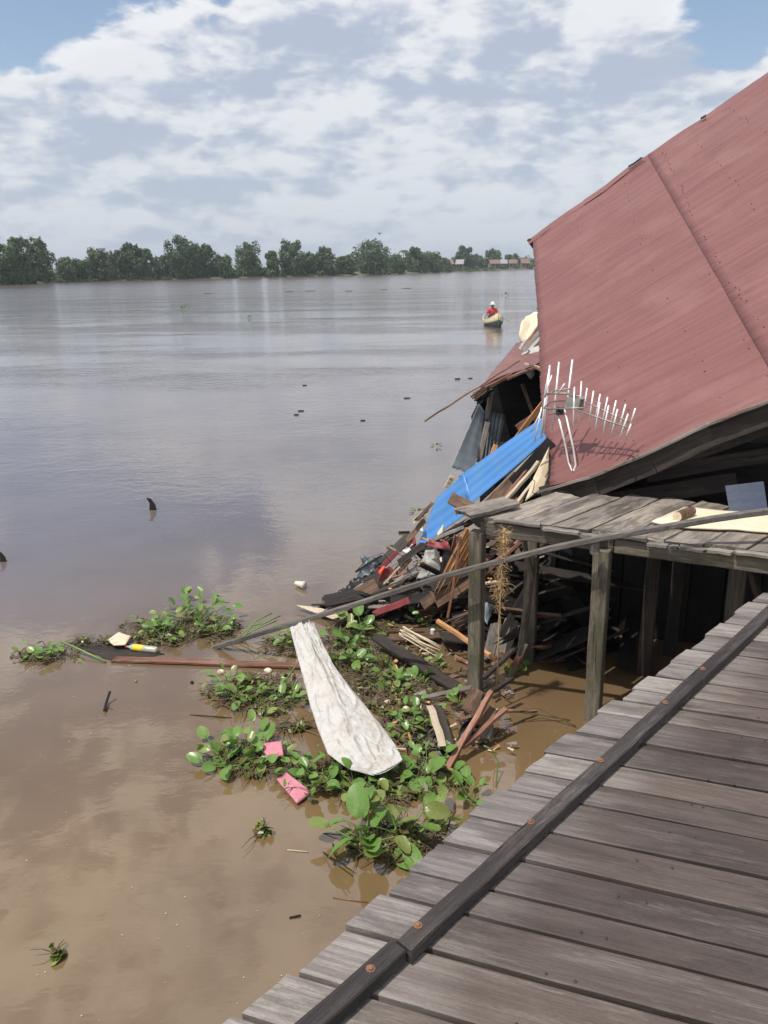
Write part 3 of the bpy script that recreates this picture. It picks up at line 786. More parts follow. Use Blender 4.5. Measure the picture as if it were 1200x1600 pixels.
def roof_sheet(s0, s1, t0, t1, lift, first, last, seed):
    r_ = random.Random(seed); ns = max(4, int((s1-s0)/.0125)); nt = 22; vs = []; fs = []
    tilt = r_.uniform(.010, .020)
    for j in range(nt+1):
        tt = t0+(t1-t0)*j/nt
        for i in range(ns+1):
            s = s0+(s1-s0)*i/ns
            sl = lerp_tab(low, tt)+.006*math.sin(tt*21); st_ = lerp_tab(top, tt)
            if first: s = sl+(s1-sl)*i/ns
            if last: s = s0+(st_-s0)*i/ns
            t2 = tt
            if j == 0 and t0 < .1: t2 = lerp_tab(eav, s)+r_.uniform(-.006, .006)
            z = rz(s, t2)+.0026*math.cos(2*math.pi*s/.076)+lift+tilt*(i/ns)
            if first and i <= 6: z -= .018*(1-i/6)
            vs.append((s, t2, z))
    for j in range(nt):
        for i in range(ns):
            a = j*(ns+1)+i; fs.append((a, a+1, a+ns+2, a+ns+1))
    me = mesh('roof_sheet', vs, fs, 'roof_red', True)
    o = ob('roof_sheet', me, house_root, M4)
    md = o.modifiers.new('thickness', 'SOLIDIFY'); md.thickness = .0025; md.offset = -1
    return o
smin = min(x[1] for x in low)
smax = max(x[1] for x in top)
ts = lerp_tab(sorted(SEAM), 3)
seam_t = sorted(SEAM)
k = 0; s = smin+.55
cuts = [smin-.05]
while s < 6.0: cuts.append(s); s += .76
cuts.append(smax+.1)
stmin0 = min(x[1] for x in top if x[0] < 2.2)
for ci in range(len(cuts)-1):
    a, b = cuts[ci], cuts[ci+1]+.03
    tm = sum(x[1] for x in seam_t)/len(seam_t)
    first = ci == 0; last = ci == len(cuts)-2
    roof_sheet(a, b, 0.0, tm+.05, .0, first, last, 50+ci)
    roof_sheet(a, b, tm-.05, 3.7, .011, first, last, 80+ci)
    roof_sheet(a, b, 3.6, TE, .020, first, last, 120+ci)
# nails in rows along the purlins
rows = [roof_st(840, 500)[1]+.04, roof_st(930, 450)[1], roof_st(1045, 460)[1], tm+.07, tm-.04, roof_st(1150, 300)[1], roof_st(1175, 190)[1], 3.65]
gs = []
for ri, tt in enumerate(rows):
    s = smin+.1; 
    while s < 6.2:
        if lerp_tab(low, tt)+.05 < s < lerp_tab(top, tt)-.05 and R.random() > .28:
            t2 = tt+R.uniform(-.02, .02)+.05*math.sin(s*.8+ri); r_ = .0075; z0 = rz(s, t2)+.008+(.014 if tt > tm else 0)+(.012 if tt > 3.6 else 0)
            gs.append(([V((s+math.cos(a)*r_, t2+math.sin(a)*r_, z0)) for a in [j*math.pi/3 for j in range(6)]]+[V((s, t2, z0+.005))], [(j, (j+1) % 6, 6) for j in range(6)]))
        s += .076*(1 if ri in (3,) else 2)
v, f_ = join(gs); tag(ob('roof_nail', mesh('roof_nail', v, f_, 'nail_dark'), house_root, M4), kind='stuff')
# verge flashing along the far top edge, in laps
tt = -.06; k = 0
while tt < TE:
    t1 = tt+R.uniform(.75, 1.0); vs = []; fs = []; nn = 8
    lift = .018+.008*(k % 2)
    for j in range(nn+1):
        y = tt+(t1+.05-tt)*j/nn; s = lerp_tab(top, max(y, 0)); z = rz(s, y)+lift+R.uniform(-.003, .003)
        vs += [(s-.17+R.uniform(-.006, .006), y, z-.004), (s-.03, y, z+.004), (s+.02, y, z+.0), (s+.025, y, z-.16)]
        if j:
            o = (j-1)*4; fs += [(o+i, o+i+1, o+i+5, o+i+4) for i in range(3)]
    o_ = ob('verge_flashing', mesh('verge_flashing', vs, fs, 'roof_red'), house_root, M4)
    md = o_.modifiers.new('thickness', 'SOLIDIFY'); md.thickness = .003
    tt = t1; k += 1
def RP(s, t_, z=0.0): return A+ev*s+rb*t_+rn*z
# dark flap at the far corner
st0 = lerp_tab(top, 0)
board('corner_board', RP(st0-.02, -.05, .03), RP(st0-.05, -.02, -.42), .10, .03, 'wood_black', house_root)
# dark holes where the flashing has lifted: their shade put in as raised black strips
for px0, py0, px1, py1 in [(985, 266, 1006, 252), (1098, 191, 1106, 187)]:
    a_ = roof_st(px0, py0); b_ = roof_st(px1, py1)
    board('gap_shade', RP(a_[0], a_[1], .055), RP(b_[0], b_[1], .055), .05, .012, 'black_plastic', house_root, up=rn, jag0=.01, jag1=.01)
# verge boards on the near side following the sagging edge
def lowpt(t_, z, ds=0.0): return RP(lerp_tab(low, t_)+ds, t_, z+rz(lerp_tab(low, t_), t_))
tv = [-.12, .35, .8, 1.25, 1.7, 2.4, 3.2, 4.2, 5.2]
for a_, b_ in zip(tv, tv[1:]):
    board('verge_board', lowpt(a_, -.105, .02), lowpt(b_, -.105, .02), .20, .022, 'wood_brown' if False else 'wood_dark', house_root, up=(0, -.9, .3), segs=4, warp=.003)
    board('verge_batten', lowpt(a_, -.020, -.002), lowpt(b_, -.020, -.002), .02, .022, 'wood_grey', house_root, segs=4, warp=.003)
# purlins and rafters below the sheets
for tt in (.1, .62, 1.2, 1.75, 2.4, 3.1, 3.8, 4.6):
    board('purlin', RP(smin+.3, tt, -.055), RP(6.1, tt, -.055), .05, .06, 'wood_dark', house_root, segs=4)
for ss in (.4, 1.6, 2.8, 4.0, 5.2):
    board('rafter', RP(ss, .02, -.14), RP(ss, TE, -.14), .05, .10, 'wood_black', house_root, segs=4)
# wall under the eave, sinking into the water; back wall; right wall; floor; gable wall
def wallrun(name, a, b, z0a, z0b, z1a, z1b, n, mat, th=.02, vertical=True, skip=()):
    a = V(a); b = V(b)
    for k in range(n):
        if k in skip: continue
        u0 = (k+.04)/n; u1 = (k+.96)/n; um = (u0+u1)/2
        p = a.lerp(b, um); w_ = (b-a).length/n*.97
        zz0 = z0a+(z0b-z0a)*um; zz1 = z1a+(z1b-z1a)*um
        board(name, V((p.x, p.y, zz0)), V((p.x, p.y, zz1)), w_, th, mat, house_root, up=(b-a).cross(V((0, 0, 1))), segs=2, warp=.003, seed=k)
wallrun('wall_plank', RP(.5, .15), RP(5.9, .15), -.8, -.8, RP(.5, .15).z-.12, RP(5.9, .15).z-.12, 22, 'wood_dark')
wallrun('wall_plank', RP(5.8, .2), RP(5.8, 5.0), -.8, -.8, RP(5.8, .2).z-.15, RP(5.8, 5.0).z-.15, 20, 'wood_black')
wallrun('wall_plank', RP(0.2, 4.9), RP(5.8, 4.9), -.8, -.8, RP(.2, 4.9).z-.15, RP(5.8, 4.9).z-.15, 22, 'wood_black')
# inner dark plank wall a little behind the near verge (horizontal boards)
GA = V((2.0, 6.75, 0)); GB = V((6.4, 5.6, 0))
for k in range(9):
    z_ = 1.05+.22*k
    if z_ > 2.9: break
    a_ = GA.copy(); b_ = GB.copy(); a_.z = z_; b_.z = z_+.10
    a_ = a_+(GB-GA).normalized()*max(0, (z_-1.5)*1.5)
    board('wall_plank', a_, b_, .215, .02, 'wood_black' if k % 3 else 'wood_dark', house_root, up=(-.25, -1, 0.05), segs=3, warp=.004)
# floor boards of the house, tilted
for k in range(13):
    u = k/13
    a_ = V((1.55, 6.35, .95)).lerp(V((2.2, 10.5, 2.0)), u); b_ = V((6.2, 5.3, 1.25)).lerp(V((7.2, 9.5, 2.4)), u)
    board('floor_board', a_, b_, .32, .025, 'wood_dark', house_root, segs=3)
for (x, y) in [(2.2, 6.6), (3.1, 6.3), (4.0, 6.1), (2.6, 7.9), (3.6, 7.6), (3.0, 9.2), (4.6, 8.4), (4.9, 5.9)]:
    board('stilt', V((x, y, -1)), V((x, y, 1.2)), .13, .13, 'wood_dark', house_root, up=(0, 1, 0))
wallrun('shade_plank', (1.5, 6.25, 0), (6.2, 4.95, 0), -.9, -.9, 1.0, 1.0, 18, 'wood_black')  # black plank screen added to darken the space under the house
# beams visible in the dark gable
board('tie_beam', PY(935, 786, 6.0), PY(1150, 752, 5.9), .14, .04, 'wood_dark', house_root, up=(0, -1, .3))
board('tie_beam', PY(880, 775, 5.95), PY(1260, 640, 5.6), .16, .035, 'wood_dark', house_root, up=(0, -1, .2))
board('tie_beam', PY(1010, 742, 6.1), PY(1260, 700, 5.9), .12, .04, 'wood_dark', house_root, up=(0, -1, .2))
# blue panel standing behind the landing
bp = [PY(x, y, yy) for x, y, yy in [(1140, 800, 5.22), (1200, 800, 5.1), (1193, 752, 5.22), (1133, 759, 5.34)]]
tag(sheet('blue_panel', [bp[0], bp[1], bp[2], bp[3]], 'blue_panel', thick=.012, nu=3, nv=3, smooth=False), 'square slate blue panel leaning in the dark behind the landing', 'panel')

# ================================================================== TV ANTENNA
def RPX(px, py, k=0.0):
    s, t_ = roof_st(px, py); p = RP(s, t_); return CAM+(p-CAM)*(1-k)
foot = RPX(896, 738, .002)+rn*.01
ant = empty('tv_antenna', foot); tag(ant, 'silver rooftop television antenna leaning over the lower corner of the red roof', 'antenna')
Z7 = lambda x, y: (830+x*.15, 540+y*.15)
def AP(x, y, off=0.0):
    """antenna point: zoomed pixel -> point in the plane the antenna booms lie in"""
    px, py = Z7(x, y)
    return ANTP(px, py, off)
aR = RPX(989, 663, .075); aL = RPX(858, 632, .135)
adir = (aR-aL).normalized()
adn = adir.cross(V((0.02, 0.25, 1)).normalized()).normalized()     # plane contains boom and near-vertical rods
def ANTP(px, py, off=0.0):
    d = ray(px, py); o = aL+adn*off; return CAM+d*((o-CAM).dot(adn)/d.dot(adn))
def rod(nm, x0, y0, x1, y1, r=.006, mat='aluminium', off=0.0, off2=None):
    a = AP(x0, y0, off); b = AP(x1, y1, off if off2 is None else off2); tube(nm, [a, b], r, mat, ant, 8)
rod('boom', 160, 500, 400, 500, .008, 'dull_metal'); rod('boom', 380, 500, 1060, 818, .007, 'dull_metal'); rod('boom', 380, 640, 1005, 856, .007, 'dull_metal', .03)
rod('boom', 160, 660, 540, 650, .007, 'dull_metal', .03)
for x0, y0, x1, y1 in [(650, 470, 598, 822), (720, 502, 660, 808), (797, 535, 735, 834), (885, 570, 815, 878), (985, 608, 900, 915), (1086, 652, 1030, 830), (583, 440, 545, 700), (523, 370, 498, 808)]:
    rod('element', x0, y0, x1, y1, .0065)
for x0, y0, x1, y1 in [(716, 590, 665, 888), (808, 620, 745, 920), (900, 660, 830, 952), (1010, 710, 915, 985), (1040, 815, 985, 960), (450, 430, 438, 880)]:
    rod('element', x0, y0, x1, y1, .0065, off=.03)
for x0, y0, x1, y1 in [(195, 205, 130, 910), (290, 170, 220, 880), (430, 145, 345, 850), (160, 400, 105, 965)]:
    rod('reflector_rod', x0, y0, x1, y1, .0082, off=-.05)
for x0, y0, x1, y1 in [(195, 210, 115, 640), (215, 310, 130, 560), (110, 640, 35, 1000), (100, 690, -5, 905), (350, 395, 270, 510)]:
    rod('reflector_rod', x0, y0, x1, y1, .0055, off=.06)
def arc(pts, off, r=.006): tube('reflector_arc', [AP(x, y, off) for x, y in pts], r, 'dull_metal', ant, 6)
arc([(130, 545), (180, 500), (270, 465), (400, 450)], -.045); arc([(140, 640), (200, 590), (300, 575), (400, 575)], -.045)
arc([(130, 650), (230, 650), (330, 640)], -.045); arc([(180, 720), (260, 700), (330, 690)], -.03)
arc([(395, 505), (455, 520), (535, 535)], .0)
# junction box between booms
bx = AP(445, 600, 0.0); ax = adir; az_ = adn.cross(adir).normalized()
vs = []
for dz_ in (-.045, .045):
    for sx, sy in ((-.075, -.03), (.07, -.03), (.075, .03), (-.06, .03)): vs.append(ax*sx+adn*sy+az_*(dz_*(.8 if sx < 0 else 1)))
ob('junction_box', mesh('junction_box', vs, [(0, 1, 2, 3), (7, 6, 5, 4), (0, 4, 5, 1), (1, 5, 6, 2), (2, 6, 7, 3), (3, 7, 4, 0)], 'dull_metal'), ant, Matrix.Translation(bx))
bx2 = AP(510, 570, 0)
board('bracket', bx2-ax*.05-az_*.02, bx2+ax*.04+az_*.03, .03, .02, 'grey_metal_sheet', ant)
board('bracket', AP(300, 720, .0), AP(300, 640, .0), .06, .03, 'dark_cloth', ant)
# U shaped mast
mast = [AP(268, 678, 0), AP(320, 900, 0).lerp(foot, .25), V(RPX(888, 722, .006)), foot+rn*.004, V(RPX(900, 727, .006)), AP(440, 960, 0).lerp(foot, .3), AP(345, 650, 0)]
tube('mast', mast, .0075, 'aluminium', ant, 8)
for i in range(3):
    pass

# ================================================================== BLUE SHEET AND DEBRIS
def B(name, p0, p1, wd, th, mat, label, cat='plank', group=None, **kw):
    o = board(name, p0, p1, wd, th, mat, **kw); tag(o, label, cat, group); return o
Y_ = PY
bl = [Y_(652, 858, 7.7), Y_(850, 682, 6.75), Y_(842, 655, 6.95), Y_(690, 772, 7.6)]
def blfn(u, v, p, n): return p
# upper length
u_ = [Y_(700, 820, 7.35), Y_(858, 678, 6.75), Y_(846, 650, 6.95), Y_(703, 755, 7.55)]
tag(sheet('roofing_sheet', [Y_(733, 792, 7.2), Y_(860, 682, 6.75), Y_(846, 652, 6.95), Y_(716, 744, 7.5)], 'blue_sheet', nu=20, nv=48, corr=.0022, ncorr=4, wob=.02, wf=1.5, thick=.002, seed=2), 'upper bright blue corrugated sheet disappearing behind the red roof', 'roofing sheet')
tag(sheet('roofing_sheet', [Y_(650, 858, 7.6), Y_(742, 795, 7.15), Y_(724, 742, 7.42), Y_(682, 778, 7.75)], 'blue_sheet', nu=20, nv=48, corr=.0022, ncorr=4, wob=.03, wf=1.5, thick=.002, seed=5), 'lower bright blue corrugated sheet ending in a point over the heap', 'roofing sheet')
tag(sheet('roofing_sheet', [Y_(780, 776, 6.9), Y_(856, 702, 6.6), Y_(858, 684, 6.65), Y_(742, 793, 7.1)], 'grey_metal_sheet', nu=10, nv=10, corr=.004, ncorr=2, wob=.02, thick=.002, seed=7), 'narrow dull metal strip along the lower edge of the blue sheet', 'roofing sheet')
B('gutter_board', Y_(742, 818, 6.6), Y_(862, 690, 6.4), .10, .03, 'wood_black', 'long black board under the blue sheet', 'board', up=(0, -1, .5))
B('batten', Y_(745, 808, 6.62), Y_(858, 694, 6.42), .018, .02, 'wood_pale', 'thin cream batten on the long black board', 'batten')
B('plank', Y_(704, 778, 6.35), Y_(748, 800, 6.2), .105, .04, 'wood_brown', 'thick brown plank end jutting over the blue sheet', jag1=.02, up=(0, -1, .4))
B('plank', Y_(768, 792, 6.3), Y_(812, 748, 6.55), .16, .02, 'wood_brown', 'wide tan plank behind the landing corner', up=(0, -1, .3), jag1=.02)
B('batten', Y_(783, 790, 6.2), Y_(842, 722, 6.35), .035, .03, 'wood_pale', 'pale square batten slanting up to the roof corner', 'batten')
B('batten', Y_(806, 788, 6.15), Y_(838, 748, 6.3), .03, .025, 'wood_pale', 'short pale batten beside the cream board', 'batten')
B('batten', Y_(800, 778, 6.25), Y_(850, 712, 6.45), .045, .03, 'wood_dark', 'dark batten between two pale ones', 'batten')
B('batten', Y_(786, 781, 6.35), Y_(836, 718, 6.5), .025, .02, 'wood_rust', 'thin reddish batten at the left of the pale ones', 'batten')
slab('plywood_sheet', [Y_(858, 698, 6.28), Y_(857, 742, 6.2), Y_(850, 762, 6.16), Y_(820, 784, 6.12), Y_(834, 745, 6.22)], .008, 'cream_ply', 'torn cream plywood sheet under the roof corner', 'plywood')
B('plank', Y_(818, 770, 6.35), Y_(862, 690, 6.5), .10, .02, 'wood_black', 'black plank behind the cream plywood', up=(0, -1, .3))
B('splinter', Y_(690, 760, 7.3), Y_(760, 742, 7.1), .02, .02, 'wood_pale', 'pale stick poking up behind the blue sheet', 'stick') if False else None
B('stake', Y_(765, 722, 7.3), Y_(775, 695, 7.35), .045, .03, 'wood_fresh', 'orange stake end standing behind the blue sheet', 'stake', up=(0, 1, 0))
B('plank', Y_(697, 762, 7.9), Y_(707, 744, 7.9), .05, .03, 'wood_pale', 'small pale block at the foot of the plastic sheet', 'block', up=(0, 1, 0), jag1=.01)

# small collapsed shed behind
shed = empty('collapsed_shed', (1.9, 9.5, 0)); tag(shed, 'small fallen shed with rusty red roof flap and dark open front', 'shed')
c = [Y_(751, 606, 8.9), Y_(853, 563, 8.9), Y_(853, 524, 10.8), Y_(806, 535, 11.0)]
sheet('roof_sheet', c, 'roof_red', shed, nu=20, nv=20, corr=.008, ncorr=0, wob=.05, wf=2, thick=.01, seed=3, edge=.01)
board('roof_edge', Y_(740, 616, 8.85), Y_(800, 585, 8.9), .05, .04, 'wood_rust', shed)
board('roof_edge', Y_(792, 592, 8.85), Y_(856, 566, 8.9), .05, .03, 'wood_rust', shed)
# dark walls
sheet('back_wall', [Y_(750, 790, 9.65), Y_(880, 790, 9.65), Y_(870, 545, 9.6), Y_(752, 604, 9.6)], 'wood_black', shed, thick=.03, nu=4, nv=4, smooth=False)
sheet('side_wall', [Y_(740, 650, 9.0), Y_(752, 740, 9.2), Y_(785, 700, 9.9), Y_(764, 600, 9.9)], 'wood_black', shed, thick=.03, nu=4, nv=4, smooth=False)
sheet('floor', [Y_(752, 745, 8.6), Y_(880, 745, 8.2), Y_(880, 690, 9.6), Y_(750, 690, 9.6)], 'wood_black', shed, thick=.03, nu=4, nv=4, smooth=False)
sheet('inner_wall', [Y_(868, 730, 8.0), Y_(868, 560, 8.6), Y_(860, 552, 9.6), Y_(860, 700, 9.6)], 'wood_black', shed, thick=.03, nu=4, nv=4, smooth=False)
sheet('torn_flap', [Y_(738, 618, 8.8), Y_(772, 600, 8.85), Y_(764, 622, 8.85), Y_(748, 632, 8.8)], 'black_plastic', shed, thick=.004, nu=8, nv=8, wob=.08, wf=5, edge=.06, seed=8)
for x in range(3):
    board('roof_edge', Y_(735+x*3, 620+x*3, 8.78), Y_(757+x*2, 604+x*3, 8.8), .018, .02, 'wood_brown', shed)
board('post', Y_(768, 612, 8.95), Y_(760, 655, 8.9), .055, .05, 'wood_grey', shed, up=(0, 1, 0))
board('post', Y_(762, 660, 8.75), Y_(748, 722, 8.6), .058, .05, 'wood_pier', shed, up=(0, 1, 0))
sheet('corrugated_panel', [Y_(753, 641, 8.9), Y_(745, 735, 8.7), Y_(776, 712, 8.9), Y_(790, 648, 9.1)], 'grey_zinc', shed, nu=6, nv=64, corr=.014, ncorr=6, thick=.003, smooth=True)
board('prop', Y_(816, 600, 9.2), Y_(838, 660, 9.0), .04, .03, 'wood_brown', shed, up=(0, 1, 0))
v, f_ = tube_geo([V((0, 0, 0)), V((0, 0, .05)), V((0, 0, .10)), V((0, 0, .14))], [.01, .05, .045, .01], 10)
tag(ob('lamp_bulb', mesh('lamp_bulb', v, f_, 'dull_plastic_sheet', True), None, Matrix.Translation(Y_(829, 592, 9.0))), 'dusty unlit bulb hanging in the dark shed opening', 'bulb')
tag(sheet('plastic_sheet', [Y_(706, 730, 8.25), Y_(740, 742, 8.4), Y_(757, 645, 8.85), Y_(748, 632, 8.75)], 'dull_plastic_sheet', nu=80, nv=24, corr=.0015, ncorr=7, wob=.006, wf=2, thick=.003, seed=4, edge=.02), 'bluish grey translucent looking sheet slumped against the shed', 'plastic sheet')
B('pole', Y_(663, 658, 8.9), Y_(812, 563, 8.9), .022, .022, 'wood_brown', 'thin pole sticking out left from the shed roof', 'pole', round_=True, warp=.006, segs=14, taper=1.5)
# white bulky mattress and bright slats behind
slab('mattress', [Y_(811, 526, 11.4), Y_(815, 507, 11.6), Y_(823, 499, 11.8), Y_(835, 492, 11.9), Y_(852, 494, 11.7), Y_(846, 512, 11.5), Y_(834, 528, 11.3), Y_(820, 544, 11.3)], .16, 'cream_foam', 'curled cream mattress wedged behind the shed roof', 'mattress', wob=.012)
B('plank', Y_(822, 540, 11.2), Y_(856, 494, 11.3), .07, .05, 'wood_rust', 'reddish brown plank along the cream mattress')
for i, (x0, y0, x1, y1, m_, w_, lab) in enumerate([
    (812, 562, 852, 520, 'white_paint', .05, 'white painted slat on the shed roof, widest of the bundle'),
    (808, 568, 854, 527, 'wood_pale', .04, 'pale wood slat beside the white painted one'),
    (815, 566, 858, 538, 'wood_pale', .05, 'pale wood slat at the lower side of the bundle'),
    (818, 548, 852, 508, 'grey_metal_sheet', .05, 'grey metal strip at the upper side of the slats'),
    (770, 596, 832, 560, 'wood_brown', .03, 'brown lath lying along the shed roof edge'),
    (826, 552, 856, 540, 'white_paint', .09, 'short broad white board against the red roof'),
    (828, 562, 856, 556, 'white_paint', .07, 'second short white board just above the dark opening'),
    (812, 545, 822, 530, 'white_paint', .03, 'short white stub on the shed roof')]):
    B('slat', Y_(x0, y0, 9.9-.02*i), Y_(x1, y1, 9.9-.02*i), w_, .02, m_, lab, 'slat', up=(0, -1, .6))
B('strip', Y_(828, 569, 8.8), Y_(856, 585, 8.6), .03, .02, 'wood_brown', 'brown strip dangling at the top of the shed opening', 'strip')
B('strip', Y_(820, 568, 8.85), Y_(856, 577, 8.65), .02, .02, 'wood_pale', 'thin pale strip crossing the top of the shed opening', 'strip')
B('plank', Y_(795, 700, 7.9), Y_(862, 612, 7.4), .05, .03, 'wood_fresh', 'orange plank rising behind the blue sheet to the antenna', up=(0, -1, .3))
B('plank', Y_(808, 668, 8.1), Y_(850, 640, 7.9), .06, .03, 'wood_rust', 'rusty red plank in the shed opening', up=(0, -1, .3))

# heap core: broken boards slanting down-left toward the water
hr = random.Random(77)
H0 = V((1.15, 6.5, 1.15)); H1 = V((-.25, 6.75, .03))
mats = ['wood_dark', 'wood_black', 'wood_brown', 'wood_black', 'wood_rust', 'wood_grey', 'wood_black', 'wood_dark', 'wood_black', 'wood_dark']  # mostly dark woods: shadow in the heap put into the board colours
hl = {'wood_dark': 'broken dark plank in the heap between blue sheet and landing', 'wood_black': 'wet board blackened for shadow in the heap between blue sheet and landing',
      'wood_brown': 'broken brown plank in the heap between blue sheet and landing', 'wood_rust': 'reddish stained board in the heap between blue sheet and landing', 'wood_grey': 'bleached grey board in the heap between blue sheet and landing'}
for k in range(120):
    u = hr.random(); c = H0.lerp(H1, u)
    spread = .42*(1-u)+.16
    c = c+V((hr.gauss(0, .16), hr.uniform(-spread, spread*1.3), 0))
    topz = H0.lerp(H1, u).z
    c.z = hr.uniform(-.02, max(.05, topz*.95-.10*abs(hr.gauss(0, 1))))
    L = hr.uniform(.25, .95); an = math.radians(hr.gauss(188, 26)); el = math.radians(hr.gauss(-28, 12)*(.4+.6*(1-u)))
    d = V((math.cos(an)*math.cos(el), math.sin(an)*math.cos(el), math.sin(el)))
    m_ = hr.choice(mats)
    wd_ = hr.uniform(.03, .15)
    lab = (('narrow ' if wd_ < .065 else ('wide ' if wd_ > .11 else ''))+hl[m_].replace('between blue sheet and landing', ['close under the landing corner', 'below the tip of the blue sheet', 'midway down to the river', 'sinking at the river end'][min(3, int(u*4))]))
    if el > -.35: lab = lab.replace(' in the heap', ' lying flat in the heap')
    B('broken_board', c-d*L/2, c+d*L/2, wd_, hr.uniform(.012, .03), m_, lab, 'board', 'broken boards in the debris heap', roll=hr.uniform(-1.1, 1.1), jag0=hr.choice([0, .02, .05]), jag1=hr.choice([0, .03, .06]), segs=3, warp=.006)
# under the landing: fallen boards, the shade put into their dark colours
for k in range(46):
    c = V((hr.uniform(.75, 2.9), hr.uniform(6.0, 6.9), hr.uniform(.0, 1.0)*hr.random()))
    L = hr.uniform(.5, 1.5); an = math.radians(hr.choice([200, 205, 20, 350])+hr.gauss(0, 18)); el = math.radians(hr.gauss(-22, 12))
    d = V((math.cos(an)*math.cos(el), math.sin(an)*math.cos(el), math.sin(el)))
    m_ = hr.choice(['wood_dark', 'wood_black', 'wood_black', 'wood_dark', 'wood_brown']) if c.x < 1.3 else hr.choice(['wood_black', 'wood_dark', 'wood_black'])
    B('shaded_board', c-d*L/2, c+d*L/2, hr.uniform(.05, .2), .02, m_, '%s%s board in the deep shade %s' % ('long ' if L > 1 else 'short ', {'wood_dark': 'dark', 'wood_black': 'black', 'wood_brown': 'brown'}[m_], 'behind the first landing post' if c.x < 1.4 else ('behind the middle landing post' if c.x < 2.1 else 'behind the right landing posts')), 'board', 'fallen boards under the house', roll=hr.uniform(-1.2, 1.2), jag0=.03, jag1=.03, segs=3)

for k in range(34):  # boards added to blacken the space between the posts, shade in their colour
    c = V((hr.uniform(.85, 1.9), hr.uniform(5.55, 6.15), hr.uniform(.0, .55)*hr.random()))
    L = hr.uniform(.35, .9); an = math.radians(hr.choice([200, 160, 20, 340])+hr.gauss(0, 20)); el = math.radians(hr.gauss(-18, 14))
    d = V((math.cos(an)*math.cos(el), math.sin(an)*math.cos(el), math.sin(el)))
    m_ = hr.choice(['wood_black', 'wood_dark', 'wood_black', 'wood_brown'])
    B('shade_filler_board', c-d*L/2, c+d*L/2, hr.uniform(.08, .22), .02, m_, '%s %s board added to deepen the shade between the front and rear landing posts' % ('longer' if L > .62 else 'shorter', {'wood_dark': 'dark', 'wood_black': 'black', 'wood_brown': 'brown'}[m_]), 'board', 'boards added for shade between the landing posts', roll=hr.uniform(-.9, .9), jag0=.03, jag1=.03, segs=3)
# named pieces of the heap
tag(sheet('tin_sheet', [Y_(650, 903, 6.35), Y_(690, 905, 6.2), Y_(684, 851, 6.3), Y_(664, 862, 6.45)], 'grey_metal_sheet', nu=12, nv=12, wob=.10, wf=2.2, thick=.003, seed=1), 'pale grey bent tin sheet below the blue sheet', 'tin sheet')
tag(sheet('tin_sheet', [Y_(688, 905, 6.25), Y_(712, 890, 6.15), Y_(712, 838, 6.2), Y_(684, 851, 6.3)], 'black_plastic', nu=8, nv=8, wob=.05, thick=.003, seed=2), 'dark bent sheet right of the pale tin', 'tin sheet')
tag(sheet('cloth_strip', [Y_(664, 852, 6.3), Y_(708, 862, 6.15), Y_(700, 846, 6.2), Y_(672, 842, 6.3)], 'red_paint', nu=12, nv=5, wob=.05, thick=.004, seed=6), 'dull red cloth strip above the pale tin', 'cloth')
B('gutter', Y_(672, 846, 6.35), Y_(722, 824, 6.1), .05, .03, 'grey_metal_sheet', 'grey metal edge strip under the landing corner', 'metal strip')
# big fresh splintered plank
def splinter(name, p0, p1, wd, mat, label, n=7, seed=0, spread=.04, cat='broken plank', th=.012):
    r_ = random.Random(seed); p0 = V(p0); p1 = V(p1); d = p1-p0; root = None
    side = d.cross(V((0, 1, .3))).normalized(); gs = []
    L = d.length
    for k in range(n):
        o = (k/(n-1)-.5)*wd; l0 = r_.uniform(-.05, .12); l1 = 1-r_.uniform(0, .45) if k % 2 else 1.0
        a = p0+side*o+d*l0; b = p0+side*(o+r_.uniform(-1, 1)*spread*.5)+d*l1; mid = a.lerp(b, .55)+V((0, r_.uniform(-1, 1)*.012, 0))
        w_ = wd/n*.85
        gs.append(tube_geo([a-p0, mid-p0, b-p0], [w_, w_*.85, w_*.12], 5))
    v, f_ = join(gs); o = ob(name, mesh(name, v, f_, mat), None, Matrix.Translation(p0)); tag(o, label, cat); return o
B('broken_plank', Y_(736, 834, 5.80), Y_(708, 905, 5.90), .085, .02, 'wood_fresh', 'solid upper half of the bright orange split plank by the first post', 'broken plank', up=(0, -1, .2), jag0=.04, jag1=.07, segs=5)
splinter('broken_plank', Y_(740, 832, 5.75), Y_(688, 930, 5.9), .13, 'wood_fresh', 'bright orange freshly split plank hanging beside the first landing post', n=7, seed=1, spread=.02)
splinter('broken_plank', Y_(728, 830, 5.9), Y_(700, 935, 5.95), .05, 'wood_brown', 'thin brown splinter left of the bright orange split plank', n=4, seed=2)
splinter('broken_plank', Y_(714, 835, 5.8), Y_(708, 862, 5.8), .03, 'wood_rust', 'short rusty sliver under the landing corner', n=3, seed=9)
B('red_plank', Y_(585, 958, 6.15), Y_(640, 938, 6.1), .055, .02, 'red_paint', 'plank with peeling red paint at the foot of the heap', 'plank', up=(0, -1, .4), jag0=.03)
B('red_plank', Y_(575, 905, 6.9), Y_(622, 862, 6.9), .04, .02, 'red_paint', 'narrow red plank at the waterside of the heap', 'plank', up=(0, -1, .4))
B('red_plank', Y_(594, 908, 6.7), Y_(612, 888, 6.7), .07, .015, 'red_paint', 'short red board with orange scrap beside it', 'plank', up=(0, -1, .3))
slab('scrap', [Y_(590, 895, 6.75), Y_(598, 884, 6.75), Y_(606, 888, 6.7), Y_(600, 900, 6.7)], .03, 'orange_red', 'small bright orange red scrap on the heap', 'scrap', wob=.03)
slab('scrap', [Y_(634, 852, 7.3), Y_(650, 840, 7.3), Y_(652, 852, 7.2), Y_(640, 860, 7.2)], .03, 'red_paint', 'crimson scrap at the tip of the blue sheet', 'scrap', wob=.04)
